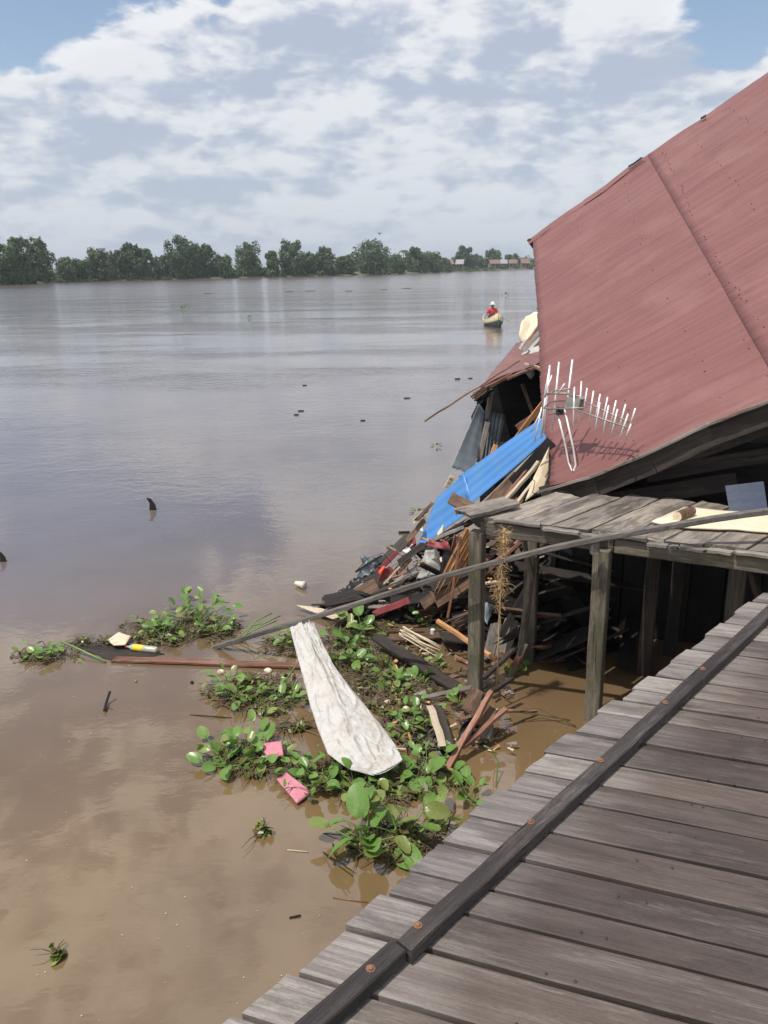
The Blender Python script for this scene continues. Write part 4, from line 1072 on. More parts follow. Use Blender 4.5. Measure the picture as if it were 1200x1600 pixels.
slab('scrap', [Y_(626, 860, 7.2), Y_(646, 852, 7.2), Y_(640, 866, 7.1)], .03, 'white_paint', 'white scrap below the tip of the blue sheet', 'scrap', wob=.03)
slab('scrap', [Y_(648, 826, 7.6), Y_(660, 815, 7.6), Y_(658, 830, 7.5)], .03, 'white_paint', 'white scrap left of the blue sheet', 'scrap', wob=.03)
slab('scrap', [Y_(684, 833, 6.9), Y_(694, 822, 6.9), Y_(692, 836, 6.85), Y_(682, 842, 6.85)], .03, 'cream_foam', 'pale foam scrap under the blue sheet edge', 'scrap', wob=.02)
B('plank', Y_(560, 916, 6.9), Y_(640, 838, 7.3), .10, .02, 'wood_dark', 'dark weathered plank on the river side of the heap', up=(-.3, -1, .8), jag0=.04)
B('plank', Y_(548, 925, 6.8), Y_(600, 900, 6.8), .14, .02, 'wood_dark', 'dark plank sloping into the water at the tip of the heap', up=(0, -1, 1), jag0=.03)
B('plank', Y_(520, 953, 6.55), Y_(590, 915, 6.6), .16, .02, 'wood_brown', 'wide muddy plank at the tip of the heap', up=(0, -1, 1), jag0=.03)
B('plank', Y_(500, 962, 6.5), Y_(585, 900, 6.9), .03, .03, 'wood_grey', 'long grey lath along the water edge of the heap')
for i, (x0, y0, x1, y1, m_, w_, lab) in enumerate([
    (600, 912, 640, 870, 'wood_pale', .02, 'thin pale lath on the heap, topmost'),
    (610, 915, 652, 885, 'wood_grey', .03, 'thin grey lath on the heap beside the tin'),
    (590, 925, 640, 905, 'wood_pole', .03, 'light grey lath low on the heap'),
    (622, 880, 662, 850, 'wood_dark', .06, 'dark plank leading to the pale tin'),
    (566, 935, 612, 905, 'wood_dark', .06, 'dark wet plank near the heap tip'),
    (604, 852, 630, 868, 'wood_pale', .02, 'small pale stick on the river side'),
    (636, 845, 664, 812, 'wood_brown', .05, 'brown plank beside the blue sheet tip'),
    (650, 812, 676, 786, 'wood_brown', .03, 'brown lath behind the blue sheet tip'),
    (646, 816, 668, 796, 'wood_pale', .04, 'pale broken plank behind the blue sheet tip'),
    (556, 893, 596, 868, 'wood_black', .02, 'bent black stick at the river side of the heap'),
    (630, 905, 655, 895, 'wood_grey', .02, 'grey sliver left of the pale tin'),
    (660, 945, 716, 905, 'wood_brown', .09, 'brown plank leaning by the red painted plank'),
    (676, 938, 742, 895, 'wood_brown', .16, 'wide brown plank behind the bright orange split plank'),
    (620, 935, 668, 962, 'wood_dark', .05, 'dark plank crossing above the weeds'),
    ]):
    yy = 6.9 if y0 < 880 else (6.6 if x0 < 640 else 6.1)
    B('lath', Y_(x0, y0, yy), Y_(x1, y1, yy+.05), w_, .018, m_, lab, 'lath', up=(.1*i % .5, -1, .7), jag0=.02, jag1=.02, warp=.004)
tag(sheet('mesh_scrap', [Y_(552, 905, 6.95), Y_(590, 902, 6.9), Y_(596, 870, 7.05), Y_(568, 868, 7.1)], 'grey_zinc', nu=12, nv=12, wob=.16, wf=4, thick=.003, seed=11, edge=.05), 'crumpled grey zinc scrap at the river side of the heap', 'zinc scrap')
tag(sheet('black_sheet', [Y_(530, 940, 6.7), Y_(576, 915, 6.8), Y_(560, 903, 6.95), Y_(528, 928, 6.9)], 'black_plastic', nu=12, nv=12, wob=.10, wf=4, thick=.003, seed=12, edge=.05), 'black sheet dipping in the water at the heap tip', 'sheet')

gs = []; cr_ = random.Random(19)
vs = []; fs = []; fi = []
for k in range(1500):
    if cr_.random() < .7:
        u = cr_.random(); c = H0.lerp(H1, u); c = c+V((cr_.gauss(0, .16), cr_.uniform(-.5, .6)*(1-u*.6), 0)); c.z = max(.01, c.z*cr_.uniform(.1, .95)-.02)
    else:
        c = PZ(cr_.uniform(560, 800), cr_.uniform(960, 1180), .02); c.z = cr_.uniform(.0, .06)
    L = cr_.uniform(.015, .085)*(1 if cr_.random() > .1 else 2); w_ = L*cr_.uniform(.08, .4); d = V((cr_.gauss(-.6, .6), cr_.gauss(-.2, .6), cr_.gauss(-.2, .4))).normalized(); y = d.orthogonal().normalized(); z = d.cross(y)*w_*.25
    o = len(vs); a_ = c-d*L/2; b_ = c+d*L/2
    vs += [a_-y*w_/2, a_+y*w_/2, b_+y*w_*.2, b_-y*w_*.35, a_-y*w_/2+z, a_+y*w_/2+z, b_+y*w_*.2+z, b_-y*w_*.35+z]
    fs += [(o, o+1, o+2, o+3), (o+7, o+6, o+5, o+4), (o, o+4, o+5, o+1), (o+1, o+5, o+6, o+2), (o+2, o+6, o+7, o+3), (o+3, o+7, o+4, o)]; fi += [cr_.choice([0, 0, 0, 1, 1, 2, 3, 4, 5])]*6
me = mesh('debris_chips', vs, fs, ['wood_dark', 'wood_brown', 'wood_grey', 'wood_fresh', 'wood_pale', 'wood_rust']); me.polygons.foreach_set('material_index', fi)
tag(ob('debris_chips', me), 'splinters and small chips strewn over the heap and the weeds', 'splinters', kind='stuff')
for i, (pts, lab) in enumerate([
    ([(826, 745), (836, 752), (832, 770), (842, 776)], 'thin black wire curled on the cream plywood'),
    ([(636, 885), (646, 905), (640, 925), (655, 940)], 'thin black wire hanging left of the pale tin'),
    ([(556, 893), (575, 872), (598, 864), (612, 880)], 'looped black wire at the river side of the heap'),
    ([(700, 850), (716, 880), (708, 905), (722, 930)], 'thin wire dangling by the orange split plank'),
    ([(750, 865), (765, 880), (758, 905), (770, 925)], 'wire hanging between first post and straw rope'),
    ([(840, 880), (850, 905), (838, 930), (846, 950)], 'wire hanging in the shade by the second rear post')]):
    yy = 6.1 if i in (0,) else (6.5 if i < 3 else 5.7)
    tag(tube('wire', [Y_(x, y, yy) for x, y in pts], .003, 'black_plastic', None, 5), lab, 'wire')
for i, (x0, y0, x1, y1, y2, m_, lab) in enumerate([
    (590, 940, 560, 925, 6.5, 'wood_black', 'splintered black plank end at the river side'), (655, 915, 612, 932, 6.2, 'wood_dark', 'splintered dark plank end below the pale tin'),
    (742, 960, 690, 985, 5.7, 'wood_brown', 'splintered brown plank end left of the first post'), (812, 985, 775, 1010, 5.6, 'wood_dark', 'splintered dark end beside the straw rope'),
    (640, 868, 618, 900, 6.8, 'wood_brown', 'splintered brown end above the red boards')]):
    splinter('broken_plank', Y_(x0, y0, y2), Y_(x1, y1, y2), .08, m_, lab, n=6, seed=40+i, spread=.06)
# inside the shaded area: a few colour bits
B('strip', Y_(765, 862, 6.3), Y_(815, 850, 6.35), .02, .015, 'wood_grey', 'grey lath glimpsed between the first landing posts', 'strip')
B('strip', Y_(755, 912, 6.1), Y_(860, 895, 6.2), .03, .02, 'wood_pale', 'long pale lath in the shade between the first landing posts', 'strip')
B('strip', Y_(750, 922, 6.0), Y_(818, 905, 6.1), .02, .02, 'wood_brown', 'second lath just below the long pale one', 'strip')
slab('scrap', [Y_(830, 905, 6.5), Y_(862, 898, 6.5), Y_(858, 918, 6.5), Y_(836, 922, 6.5)], .02, 'blue_panel', 'blue scrap in the shade behind the second post', 'scrap', wob=.03)
slab('scrap', [Y_(886, 918, 6.4), Y_(896, 915, 6.4), Y_(896, 922, 6.4), Y_(888, 924, 6.4)], .02, 'cream_foam', 'small pale scrap deep in the shade', 'scrap', wob=.01)
slab('scrap', [Y_(756, 945, 5.9), Y_(768, 930, 5.95), Y_(772, 965, 5.9), Y_(757, 975, 5.85)], .02, 'dull_plastic_sheet', 'grey blue plastic scrap right of the first post', 'scrap', wob=.04)
# fan of grey broken planks behind first post
for i, (x0, y0, x1, y1, w_) in enumerate([(776, 1040, 800, 972, .13), (762, 1030, 775, 975, .09)]):
    B('broken_plank', Y_(x0, y0, 5.62), Y_(x1, y1, 5.8), w_, .02, 'wood_grey', ['broad grey splintered plank end upright behind the straw rope', 'narrow grey splintered plank left of the broad one'][i], up=(0, -1, .3), jag0=.03, jag1=.05, segs=4)
B('plank', Y_(820, 1005, 5.45), Y_(796, 1060, 5.4), .05, .03, 'wood_post', 'greenish lath slanting beside the second rear post', up=(0, -1, .3), jag1=.03)
B('plank', Y_(683, 970, 5.7), Y_(775, 1030, 5.35), .034, .03, 'wood_fresh', 'orange fresh batten crossing behind the first post')
B('plank', Y_(780, 1020, 5.45), Y_(800, 1036, 5.4), .04, .03, 'wood_fresh', 'short fresh orange stub right of the first post')
B('plank', Y_(800, 1042, 5.4), Y_(812, 1024, 5.4), .03, .03, 'wood_rust', 'small reddish splinter near the rear post foot', jag1=.03)
splinter('broken_plank', PZ(626, 985, .18), PZ(688, 1016, .08), .10, 'wood_pale', 'pale shattered plank end lying over the water', n=9, seed=4, spread=.09)
v, f_ = tube_geo([V((0, 0, 0)), V((0, 0, .04))], [.02, .02], 10)
tag(ob('bottle_cap', mesh('bottle_cap', v, f_, 'white_paint'), None, Matrix.Translation(PZ(676, 990, .12))), 'white bottle cap standing among the weeds', 'cap')
# dark planks across the weeds
B('plank', PZ(588, 995, .14), PZ(712, 1074, .05), .11, .03, 'wood_dark', 'long dark plank sloping down across the weeds', jag1=.02)
B('plank', PZ(612, 998, .05), PZ(716, 990, .06), .10, .02, 'wood_brown', 'brown board half under the pale shattered end', jag0=.03, jag1=.04)
B('plank', PZ(662, 1090, .05), PZ(738, 1074, .07), .05, .02, 'wood_grey', 'grey lath touching the foot of the first post', jag0=.02)
B('plank', PZ(680, 1105, .12), PZ(700, 1168, .10), .09, .03, 'wood_dark', 'short wet plank with peeled bark among the weeds', segs=5)
B('bark_strip', PZ(672, 1102, .155), PZ(692, 1166, .13), .05, .008, 'wood_pale', 'peeled pale strip on the short wet plank', 'bark strip', jag0=.02, jag1=.02, warp=.006)
# orange rusty V-shaped sticks in front of first post
B('stick', PZ(697, 1205, .02), PZ(768, 1080, .35), .042, .03, 'wood_rust', 'rust brown forked stick leaning up to the first post', 'stick', jag1=.02, taper=.8, warp=.006)
B('stick', PZ(722, 1168, .10), PZ(790, 1108, .22), .034, .025, 'wood_rust', 'second rust brown stick crossing the forked one', 'stick', jag1=.02, warp=.006)
B('stick', PZ(760, 1112, .2), PZ(838, 1112, .03), .03, .02, 'wood_rust', 'reddish branch reaching right over the water', 'stick', warp=.008, taper=.6)
B('stick', PZ(752, 1092, .20), PZ(800, 1060, .25), .03, .03, 'wood_dark', 'dark stick behind the forked pieces', 'stick', jag1=.02)
B('stick', PZ(756, 1060, .2), PZ(806, 1012, .38), .035, .03, 'wood_dark', 'dark slanting stick right of the first post', 'stick', jag1=.02)
B('plank', PZ(732, 1112, .22), PZ(746, 1078, .26), .10, .02, 'wood_brown', 'tan board stub at the foot of the first post', segs=3, jag0=.02, up=(0, -1, .8))
B('plank', PZ(748, 1135, .16), PZ(768, 1105, .22), .09, .02, 'wood_brown', 'tan board stub between the forked sticks', segs=3, jag0=.02, up=(0, -1, .8))
B('plank', PZ(758, 1152, .08), PZ(766, 1132, .1), .06, .02, 'wood_grey', 'grey stub under the forked sticks', segs=3, jag1=.02)
tag(sheet('plastic_bag', [PZ(660, 1110, .02), PZ(715, 1180, .02), PZ(680, 1188, .02), PZ(640, 1170, .02)], 'black_plastic', nu=14, nv=10, wob=.08, wf=4, thick=.004, seed=21), 'black plastic sheet under the short wet plank', 'plastic')
tag(sheet('plastic_bag', [PZ(715, 1160, .04), PZ(760, 1140, .04), PZ(772, 1118, .12), PZ(725, 1125, .12)], 'black_plastic', nu=14, nv=10, wob=.08, wf=4, thick=.004, seed=22), 'black plastic sheet under the forked sticks', 'plastic')

# long pole from the river onto the landing
pp = []
for px, py in [(335, 1012), (420, 986), (520, 955), (620, 924), (700, 899), (780, 877), (860, 857), (940, 840), (1000, 830), (1053, 821), (1110, 812), (1163, 804), (1200, 799), (1300, 785), (1450, 764)]:
    iy = .1675+(px-335)*7.95e-5 if px < 1000 else .2204+(px-1000)*1e-6
    pp.append(PY(px, py, 1/iy))
vs = []; fs = []; o = pp[0]
for k, p in enumerate(pp):
    d = (pp[min(k+1, len(pp)-1)]-pp[max(k-1, 0)]).normalized(); y = V((0, 0, 1)).cross(d).normalized(); z = d.cross(y)
    wob = V((0, 0, R.uniform(-.003, .003))); hw = .020; hh = .019
    for a, b in [(-1, -.7), (-1, .7), (-.7, 1), (.7, 1), (1, .7), (1, -.7), (.7, -1), (-.7, -1)]: vs.append(p-o+y*a*hw+z*b*hh+wob)
    if k: q_ = (k-1)*8; fs += [(q_+i, q_+(i+1) % 8, q_+8+(i+1) % 8, q_+8+i) for i in range(8)]
fs.append(tuple(range(8))); fs.append(tuple(reversed(range(len(vs)-8, len(vs)))))
# rotate mesh so its grain runs along local x
d = (pp[8]-pp[0]).normalized(); fm = frame(pp[0], pp[8]); inv = fm.inverted()
vs = [inv @ (v+o) for v in vs]
tag(ob('long_pole', mesh('long_pole', vs, fs, 'wood_pole'), None, fm), 'long weathered grey pole rising from the river onto the landing', 'pole')
_e = pp[-1]-V((0, 0, .04)); B('stake', V((_e.x, _e.y, ZP-.3)), _e, .07, .06, 'wood_post', 'square stake propping the high end of the long pole', 'stake', up=(0, 1, 0))
#
# straw rope hanging from the landing
rp = [PY(788, 826, 4.92), PY(786, 860, 4.92), PY(783, 900, 4.93), PY(781, 950, 4.93), PY(779, 1000, 4.93), PY(777, 1072, 4.93)]
rope = empty('straw_rope', rp[0]); tag(rope, 'frayed straw rope hanging from the landing edge', 'rope')
tube('cord', rp, .006, 'straw', rope, 6)
gs = []; hr = random.Random(9)
def ropept(u):
    x = u*(len(rp)-1); i = min(int(x), len(rp)-2); return rp[i].lerp(rp[i+1], x-i)
for k in range(420):
    u = hr.choice([hr.gauss(.16, .08), hr.gauss(.40, .07), hr.gauss(.50, .07), hr.gauss(.08, .05), hr.uniform(0, .62)]); u = min(max(u, 0), .66)
    am = .022+.045*math.exp(-((u-.45)/.11)**2)
    p = ropept(u); pts = []; q_ = p+V((hr.gauss(0, am*.4), hr.gauss(0, am*.4), 0)); d = V((hr.gauss(0, 1), hr.gauss(0, 1), hr.gauss(-.6, 1.0))).normalized()
    for j in range(4):
        pts.append(q_-rp[0]); q_ = q_+d*hr.uniform(.012, .028); d = (d+V((hr.gauss(0, .6), hr.gauss(0, .6), hr.gauss(-.25, .5)))).normalized()
    gs.append(tube_geo(pts, .0013, 3, False))
v, f_ = join(gs); tag(ob('straw', mesh('straw', v, f_, 'straw'), rope, Matrix.Translation(rp[0])), kind='stuff')

# ================================================================== WHITE SACK
sk = [(452, 980, .42), (492, 970, .44)]
Lc = [(453, 981, .40), (463, 1020, .33), (474, 1060, .27), (484, 1100, .22), (497, 1140, .18), (512, 1178, .16), (545, 1202, .13), (582, 1212, .10)]
Rc = [(490, 974, .42), (503, 1003, .35), (522, 1040, .29), (545, 1072, .25), (570, 1102, .22), (594, 1132, .19), (617, 1162, .17), (629, 1188, .15)]
nu, nv = 130, 64; vs = []
def tabl(T, u):
    x = u*(len(T)-1); i = min(int(x), len(T)-2); f_ = x-i; return PZ(*T[i]).lerp(PZ(*T[i+1]), f_)
for side in (1, -1):
    for i in range(nu+1):
        for j in range(nv+1):
            u, v = i/nu, j/nv; p = tabl(Lc, u).lerp(tabl(Rc, u), v)
            if i == nu: p = p+V((0, 0, 0))
            bulge = math.sin(math.pi*v)**.6*(.014+.030*u*(1-u)*4)
            a1 = 1-min(1, abs(mn.noise(V((u*8+v*2, v*4-u*3, 2))))*5); a2 = 1-min(1, abs(mn.noise(V((u*19-v*4, v*7+u*6, 5))))*5); a3 = 1-min(1, abs(mn.noise(V((u*42+v*9, v*17-u*8, 7))))*4)
            wr = .013*a1**1.5+.006*a2**1.5+.0015*a3+.012*mn.noise(V((u*5, v*3, 1)))
            edge_ = min(1, min(v, 1-v)*8, (1-u)*10)
            fold = .022*max(0, 1-abs(v-.42-.12*math.sin(u*5))*7)*min(1, (1-u)*3)
            p = p+V((0, 0, 1))*((bulge*.9+wr*(.3+edge_)+fold) if side > 0 else -.03*edge_)
            if i == nu: p = p+V((0, -1, 0))*.03*math.sin(v*3.14)
            vs.append(p)
fs = []; H = (nu+1)*(nv+1)
for i in range(nu):
    for j in range(nv):
        a = i*(nv+1)+j; q_ = (a, a+nv+1, a+nv+2, a+1); fs.append(q_); fs.append(tuple(H+x for x in reversed(q_)))
for i in range(nu):
    for j in (0, nv):
        a = i*(nv+1)+j; b = a+nv+1; fs.append((a, H+a, H+b, b))
for j in range(nv):
    for i in (0, nu):
        a = i*(nv+1)+j; fs.append((a, a+1, H+a+1, H+a))
o = sum(vs, V((0, 0, 0)))/len(vs)
tag(ob('woven_sack', mesh('woven_sack', [v-o for v in vs], fs, 'sack_weave', True), None, Matrix.Translation(o)), 'long dirty white woven sack hanging from the pole onto the weeds', 'sack')

# ================================================================== WATER HYACINTH
def blade(seed):
    r_ = random.Random(seed); vs = []; fs = []; n = 12; rings = 3
    pro = []
    for i in range(n+1):
        a = -math.pi*.93+2*math.pi*.93*i/n
        rad = .5*(1+.10*math.cos(a)+.05*r_.uniform(-1, 1)); tip = 1+.18*max(0, math.cos(a))**6
        pro.append((math.cos(a)*rad*1.05*tip+.42, math.sin(a)*rad*.92))
    vs.append((.0, 0, 0))
    cup = r_.uniform(.10, .30); bend = r_.uniform(-.28, .05)
    for k in range(1, rings+1):
        f = k/rings
        for (x, y) in pro:
            X = x*f; Yv = y*f; z = cup*(Yv*Yv*1.6)-.05*math.cos(Yv*4)+bend*X*X+.02*math.sin(X*13+Yv*9+seed)
            vs.append((X, Yv, z))
    m_ = n+1
    for i in range(n): fs.append((0, 1+i, 2+i))
    for k in range(rings-1):
        for i in range(n):
            a = 1+k*m_+i; fs.append((a, a+m_, a+m_+1, a+1))
    return mesh('leaf', vs, fs, 'hyacinth_leaf', True)
BL = [blade(i) for i in range(6)]
def stalk_me(seed):
    r_ = random.Random(seed); b = r_.uniform(.08, .22)
    v, f_ = tube_geo([V((b*(4*u*(1-u)), 0, u)) for u in (0, .2, .4, .6, .8, 1)], [.055, .06, .042, .03, .024, .02], 6)
    return mesh('stalk', v, f_, 'stalk', True)
ST = [stalk_me(i) for i in range(3)]
def plant(base, nleaf, lsize, slen, spread, label, group, rr):
    root = empty('water_hyacinth', base); tag(root, label, 'aquatic plant', group)
    a0 = rr.uniform(0, 6.28)
    for k in range(nleaf):
        a = a0+k*2.4+rr.uniform(-.4, .4); el = rr.uniform(.35, 1.35)*(1-.55*spread*rr.random()); L = slen*rr.uniform(.55, 1.25)
        d = V((math.cos(a)*math.cos(el), math.sin(a)*math.cos(el), math.sin(el)))
        tip = base+d*L
        if tip.z < .015: tip.z = .015
        z = (tip-base).normalized(); x = z.orthogonal().normalized(); y = z.cross(x)
        an = rr.uniform(0, 6.28); x, y = x*math.cos(an)+y*math.sin(an), y*math.cos(an)-x*math.sin(an)
        Ls = (tip-base).length; g = lsize*.9
        m_ = Matrix(((x*g), (y*g), (z*Ls))).transposed().to_4x4(); m_.translation = base
        ob('stalk', rr.choice(ST), root, m_)
        # blade: outward, tilted up, facing mostly to the sky
        az = a+rr.uniform(-.8, .8); pitch = rr.uniform(-.35, 1.0)
        s_ = lsize*rr.uniform(.65, 1.2)
        m_ = Matrix.Translation(tip) @ Matrix.Rotation(az, 4, 'Z') @ Matrix.Rotation(-pitch, 4, 'Y') @ Matrix.Rotation(rr.uniform(-.7, .7), 4, 'X') @ Matrix.Diagonal((s_, s_*rr.uniform(.8, 1.05), s_, 1))
        ob('leaf', rr.choice(BL), root, m_)
pr = random.Random(31)
CL = [ # centre px, radius px x,y, count, leaf size, stalk len, label
 (68, 1022, 42, 14, 4, .055, .11, 'small hyacinth plant in the leftmost floating clump'),
 (240, 985, 42, 18, 6, .065, .15, 'hyacinth plant in the floating clump behind the plastic bottle'),
 (305, 965, 34, 20, 5, .070, .20, 'taller hyacinth plant above the plastic bottle'),
 (352, 985, 26, 14, 4, .060, .16, 'hyacinth plant with long stalks left of the pole foot'),
 (440, 1005, 22, 12, 3, .055, .12, 'hyacinth plant between pole foot and sack'),
 (370, 1078, 44, 20, 6, .060, .13, 'hyacinth plant in the clump left of the sack'),
 (435, 1100, 36, 16, 5, .050, .10, 'low hyacinth plant touching the left side of the sack'),
 (555, 985, 34, 18, 5, .075, .18, 'hyacinth plant behind the sack top below the heap'),
 (540, 1030, 30, 22, 4, .060, .10, 'hyacinth plant right beside the upper sack'),
 (610, 1060, 48, 32, 6, .060, .10, 'low hyacinth plant in the mat right of the sack'),
 (655, 1040, 40, 30, 4, .045, .07, 'tiny hyacinth plant in the mat by the dark plank'),
 (640, 1130, 34, 36, 6, .072, .13, 'hyacinth plant between the sack and the wet plank'),
 (370, 1180, 38, 24, 6, .075, .13, 'pale leaved hyacinth plant left of the pink board'),
 (430, 1190, 24, 20, 3, .060, .11, 'dark hyacinth plant between the two pink boards'),
 (500, 1215, 48, 22, 6, .060, .13, 'hyacinth plant in front of the lower sack end'),
 (570, 1240, 40, 14, 4, .066, .13, 'hyacinth plant below the tip of the sack'),
 (640, 1215, 34, 16, 5, .070, .13, 'hyacinth plant right of the sack tip'),
 (690, 1205, 22, 12, 3, .060, .12, 'hyacinth plant at the foot of the forked stick'),
 (585, 1318, 20, 9, 3, .118, .20, 'large leaved hyacinth plant in the foreground clump'),
 (640, 1305, 22, 10, 2, .112, .22, 'tall hyacinth plant in the right half of the foreground clump'),
 (695, 1285, 12, 6, 1, .085, .15, 'hyacinth plant touching the edge of the boardwalk'),
 (735, 1252, 14, 8, 2, .06, .14, 'small hyacinth plant beside the boardwalk edge'),
 (668, 975, 10, 8, 2, .055, .17, 'upright hyacinth plant in the gap left of the first post'),
 (815, 1040, 16, 10, 1, .05, .08, 'hyacinth plant by the rear post foot'),
 (720, 1105, 14, 12, 2, .055, .10, 'hyacinth plant beside the first post foot'),
]
for (cx, cy, rx, ry, n_, ls, sl, lab) in CL:
    for k in range(n_):
        a = pr.uniform(0, 6.28); q_ = math.sqrt(pr.random())*.92
        base = PZ(cx+math.cos(a)*rx*q_, cy+math.sin(a)*ry*q_, .0)
        plant(base, pr.randint(4, 7), ls*pr.uniform(.95, 1.35), sl, .8, lab, lab.replace('hyacinth plant', 'hyacinth plants'), pr)
# long lone stalks and floating bits
def longstalk(pts, r, mat, label, cat='stalk'):
    tag(tube('reed_stalk', pts, r, mat, None, 6), label, cat)
longstalk([PZ(95, 1002, .06), PZ(125, 1015, .05), PZ(165, 1034, .01)], .009, 'stalk', 'thick pale green stalk floating left of the bottle')
for i, (a, b, c) in enumerate([((372, 1000), (410, 975), (438, 962)), ((375, 1003), (400, 970), (425, 958)), ((372, 1005), (415, 985), (450, 978)), ((380, 996), (395, 985), (432, 970)), ((360, 1008), (392, 978), (418, 972))]):
    longstalk([PZ(a[0], a[1], .0), PZ(b[0], b[1], .14), PZ(c[0], c[1], .12)], .006, 'stalk', ['arching green stalk reaching the pole, highest', 'arching green stalk reaching the pole, shortest', 'arching green stalk passing under the pole, lowest', 'thin straight stalk among the arching ones', 'leftmost arching stalk near the pole foot'][i])
longstalk([PZ(425, 1085, .02), PZ(448, 1060, .10), PZ(470, 1030, .15)], .005, 'stalk', 'bright stalk leaning on the sack edge')
longstalk([PZ(775, 1230, .0), PZ(778, 1190, .1), PZ(770, 1172, .2), PZ(756, 1165, .24)], .005, 'stalk', 'lone bent reed beside the boardwalk')

# floating weed mat (stuff)
def mat_region(): pass
vs = []; fs = []; wr_ = random.Random(41)
REG = [(600, 1060, 80, 50, 2300), (640, 1130, 50, 50, 1100), (540, 1020, 45, 30, 700), (400, 1085, 75, 30, 1100), (255, 990, 60, 22, 800), (330, 985, 45, 20, 500), (75, 1025, 48, 12, 300),
       (520, 1215, 75, 26, 1100), (610, 1235, 60, 20, 700), (400, 1190, 62, 26, 700), (620, 1320, 75, 28, 900), (455, 1138, 26, 8, 260), (690, 1210, 40, 18, 400), (560, 980, 50, 24, 600), (150, 1005, 40, 8, 120), (450, 1010, 40, 14, 300), (410, 1302, 12, 5, 90), (90, 1496, 8, 5, 50)]
fi = []
for (cx, cy, rx, ry, n_) in REG:
    for k in range(n_):
        a = wr_.uniform(0, 6.28); q_ = math.sqrt(wr_.random())*(1+.25*math.sin(a*3+cx))
        c = PZ(cx+math.cos(a)*rx*q_, cy+math.sin(a)*ry*q_, 0)
        if mn.noise(c*5.0) < -.02 and n_ > 100: continue
        c.z = abs(wr_.gauss(.012, .022))
        s_ = wr_.uniform(.008, .026)*(1.0 if wr_.random() > .15 else 1.6)
        nn = V((wr_.gauss(0, .6), wr_.gauss(0, .6), 1)).normalized(); x = nn.orthogonal().normalized(); y = nn.cross(x)
        an = wr_.uniform(0, 6.28); x, y = x*math.cos(an)+y*math.sin(an), y*math.cos(an)-x*math.sin(an)
        o = len(vs); vs += [c-x*s_, c-x*s_*.3+y*s_*.6+nn*s_*.15, c+x*s_*.7+y*s_*.45, c+x*s_*1.15, c+x*s_*.6-y*s_*.5, c-x*s_*.4-y*s_*.6+nn*s_*.15]
        fs.append((o, o+1, o+2, o+3, o+4, o+5)); fi.append(0 if wr_.random() > .5 else (1 if wr_.random() > .3 else 2))
me = mesh('floating_weeds', vs, fs, ['hyacinth_small', 'rotten_leaf', 'lime_weed']); me.polygons.foreach_set('material_index', fi)
tag(ob('floating_weeds', me), 'mat of small floating weeds and rotten leaves round the hyacinth', 'weeds', kind='stuff')
# tangle of dead stalks and roots
gs = []
for (cx, cy, rx, ry, n_) in REG:
    for k in range(n_//4 if n_ > 100 else 3):
        a = wr_.uniform(0, 6.28); q_ = math.sqrt(wr_.random())
        c = PZ(cx+math.cos(a)*rx*q_, cy+math.sin(a)*ry*q_, 0); c.z = .01; an = wr_.uniform(0, 6.28); d = V((math.cos(an), math.sin(an), wr_.uniform(0, .35))); L = wr_.uniform(.05, .17)
        gs.append(tube_geo([c, c+d*L*.5+V((0, 0, .015)), c+d*L], [.004, .0035, .002], 4, False))
v, f_ = join(gs); tag(ob('dead_stalks', mesh('dead_stalks', v, f_, 'stalk_dead')), 'tangled brown dead stalks and roots in the floating weeds', 'stalks', kind='stuff')

# ================================================================== FLOATING THINGS
B('plank', PZ(178, 1030, .015), PZ(470, 1040, .02), .075, .02, 'wood_rust', 'long thin reddish plank floating toward the sack', jag0=.03, segs=10, warp=.004)
slab('board', [PZ(x, y, .05) for x, y in [(168, 1000), (186, 988), (205, 994), (196, 1008), (178, 1008)]], .02, 'wood_pale', 'small square tan board beside the bottle', 'board', wob=.003)
slab('board', [PZ(x, y, .05) for x, y in [(462, 946), (500, 950), (545, 962), (520, 968)]], .02, 'wood_pale', 'thin pale board sticking out under the pole', 'board', wob=.003)
tag(sheet('submerged_sheet', [PZ(100, 1004, .008), PZ(170, 1030, .008), PZ(260, 1022, .008), PZ(190, 1004, .008)], 'wood_dark', nu=14, nv=8, wob=.012, thick=.004, edge=.03, seed=31), 'dark wet sheet barely above the surface by the bottle', 'sheet')
# bottle
b0 = PZ(196, 1010, .03); b1 = PZ(246, 1016, .03); bot = empty('plastic_bottle', b0); tag(bot, 'floating clear plastic bottle with yellow label', 'bottle')
d = (b1-b0); u = lambda f_: b0+d*f_
def prof_tube(name, fr, mat): 
    tube(name, [u(a) for a, r in fr], [r for a, r in fr], mat, bot, 12)
prof_tube('cap', [(0, .010), (.06, .011), (.065, .009)], 'orange_red'); prof_tube('body', [(.07, .009), (.12, .011), (.22, .028), (.95, .029), (1.0, .022)], 'clear_plastic'); prof_tube('label', [(.27, .0295), (.29, .0298), (.55, .0298), (.57, .0295)], 'yellow_label')
# pink painted boards
def poly(name, pts, z, mat, label, cat, th=.02): slab(name, [PZ(x, y, zz) for x, y, zz in pts], th, mat, label, cat, wob=.005)
poly('pink_board', [(404, 1162, .07), (440, 1158, .10), (444, 1182, .06), (420, 1188, .05)], 0, 'pink_paint', 'upper pink painted board among the weeds', 'board')
poly('pink_board', [(432, 1218, .02), (447, 1206, .08), (480, 1232, .06), (484, 1240, .03), (464, 1256, .02)], 0, 'pink_paint', 'lower pink painted board with chipped end', 'board')
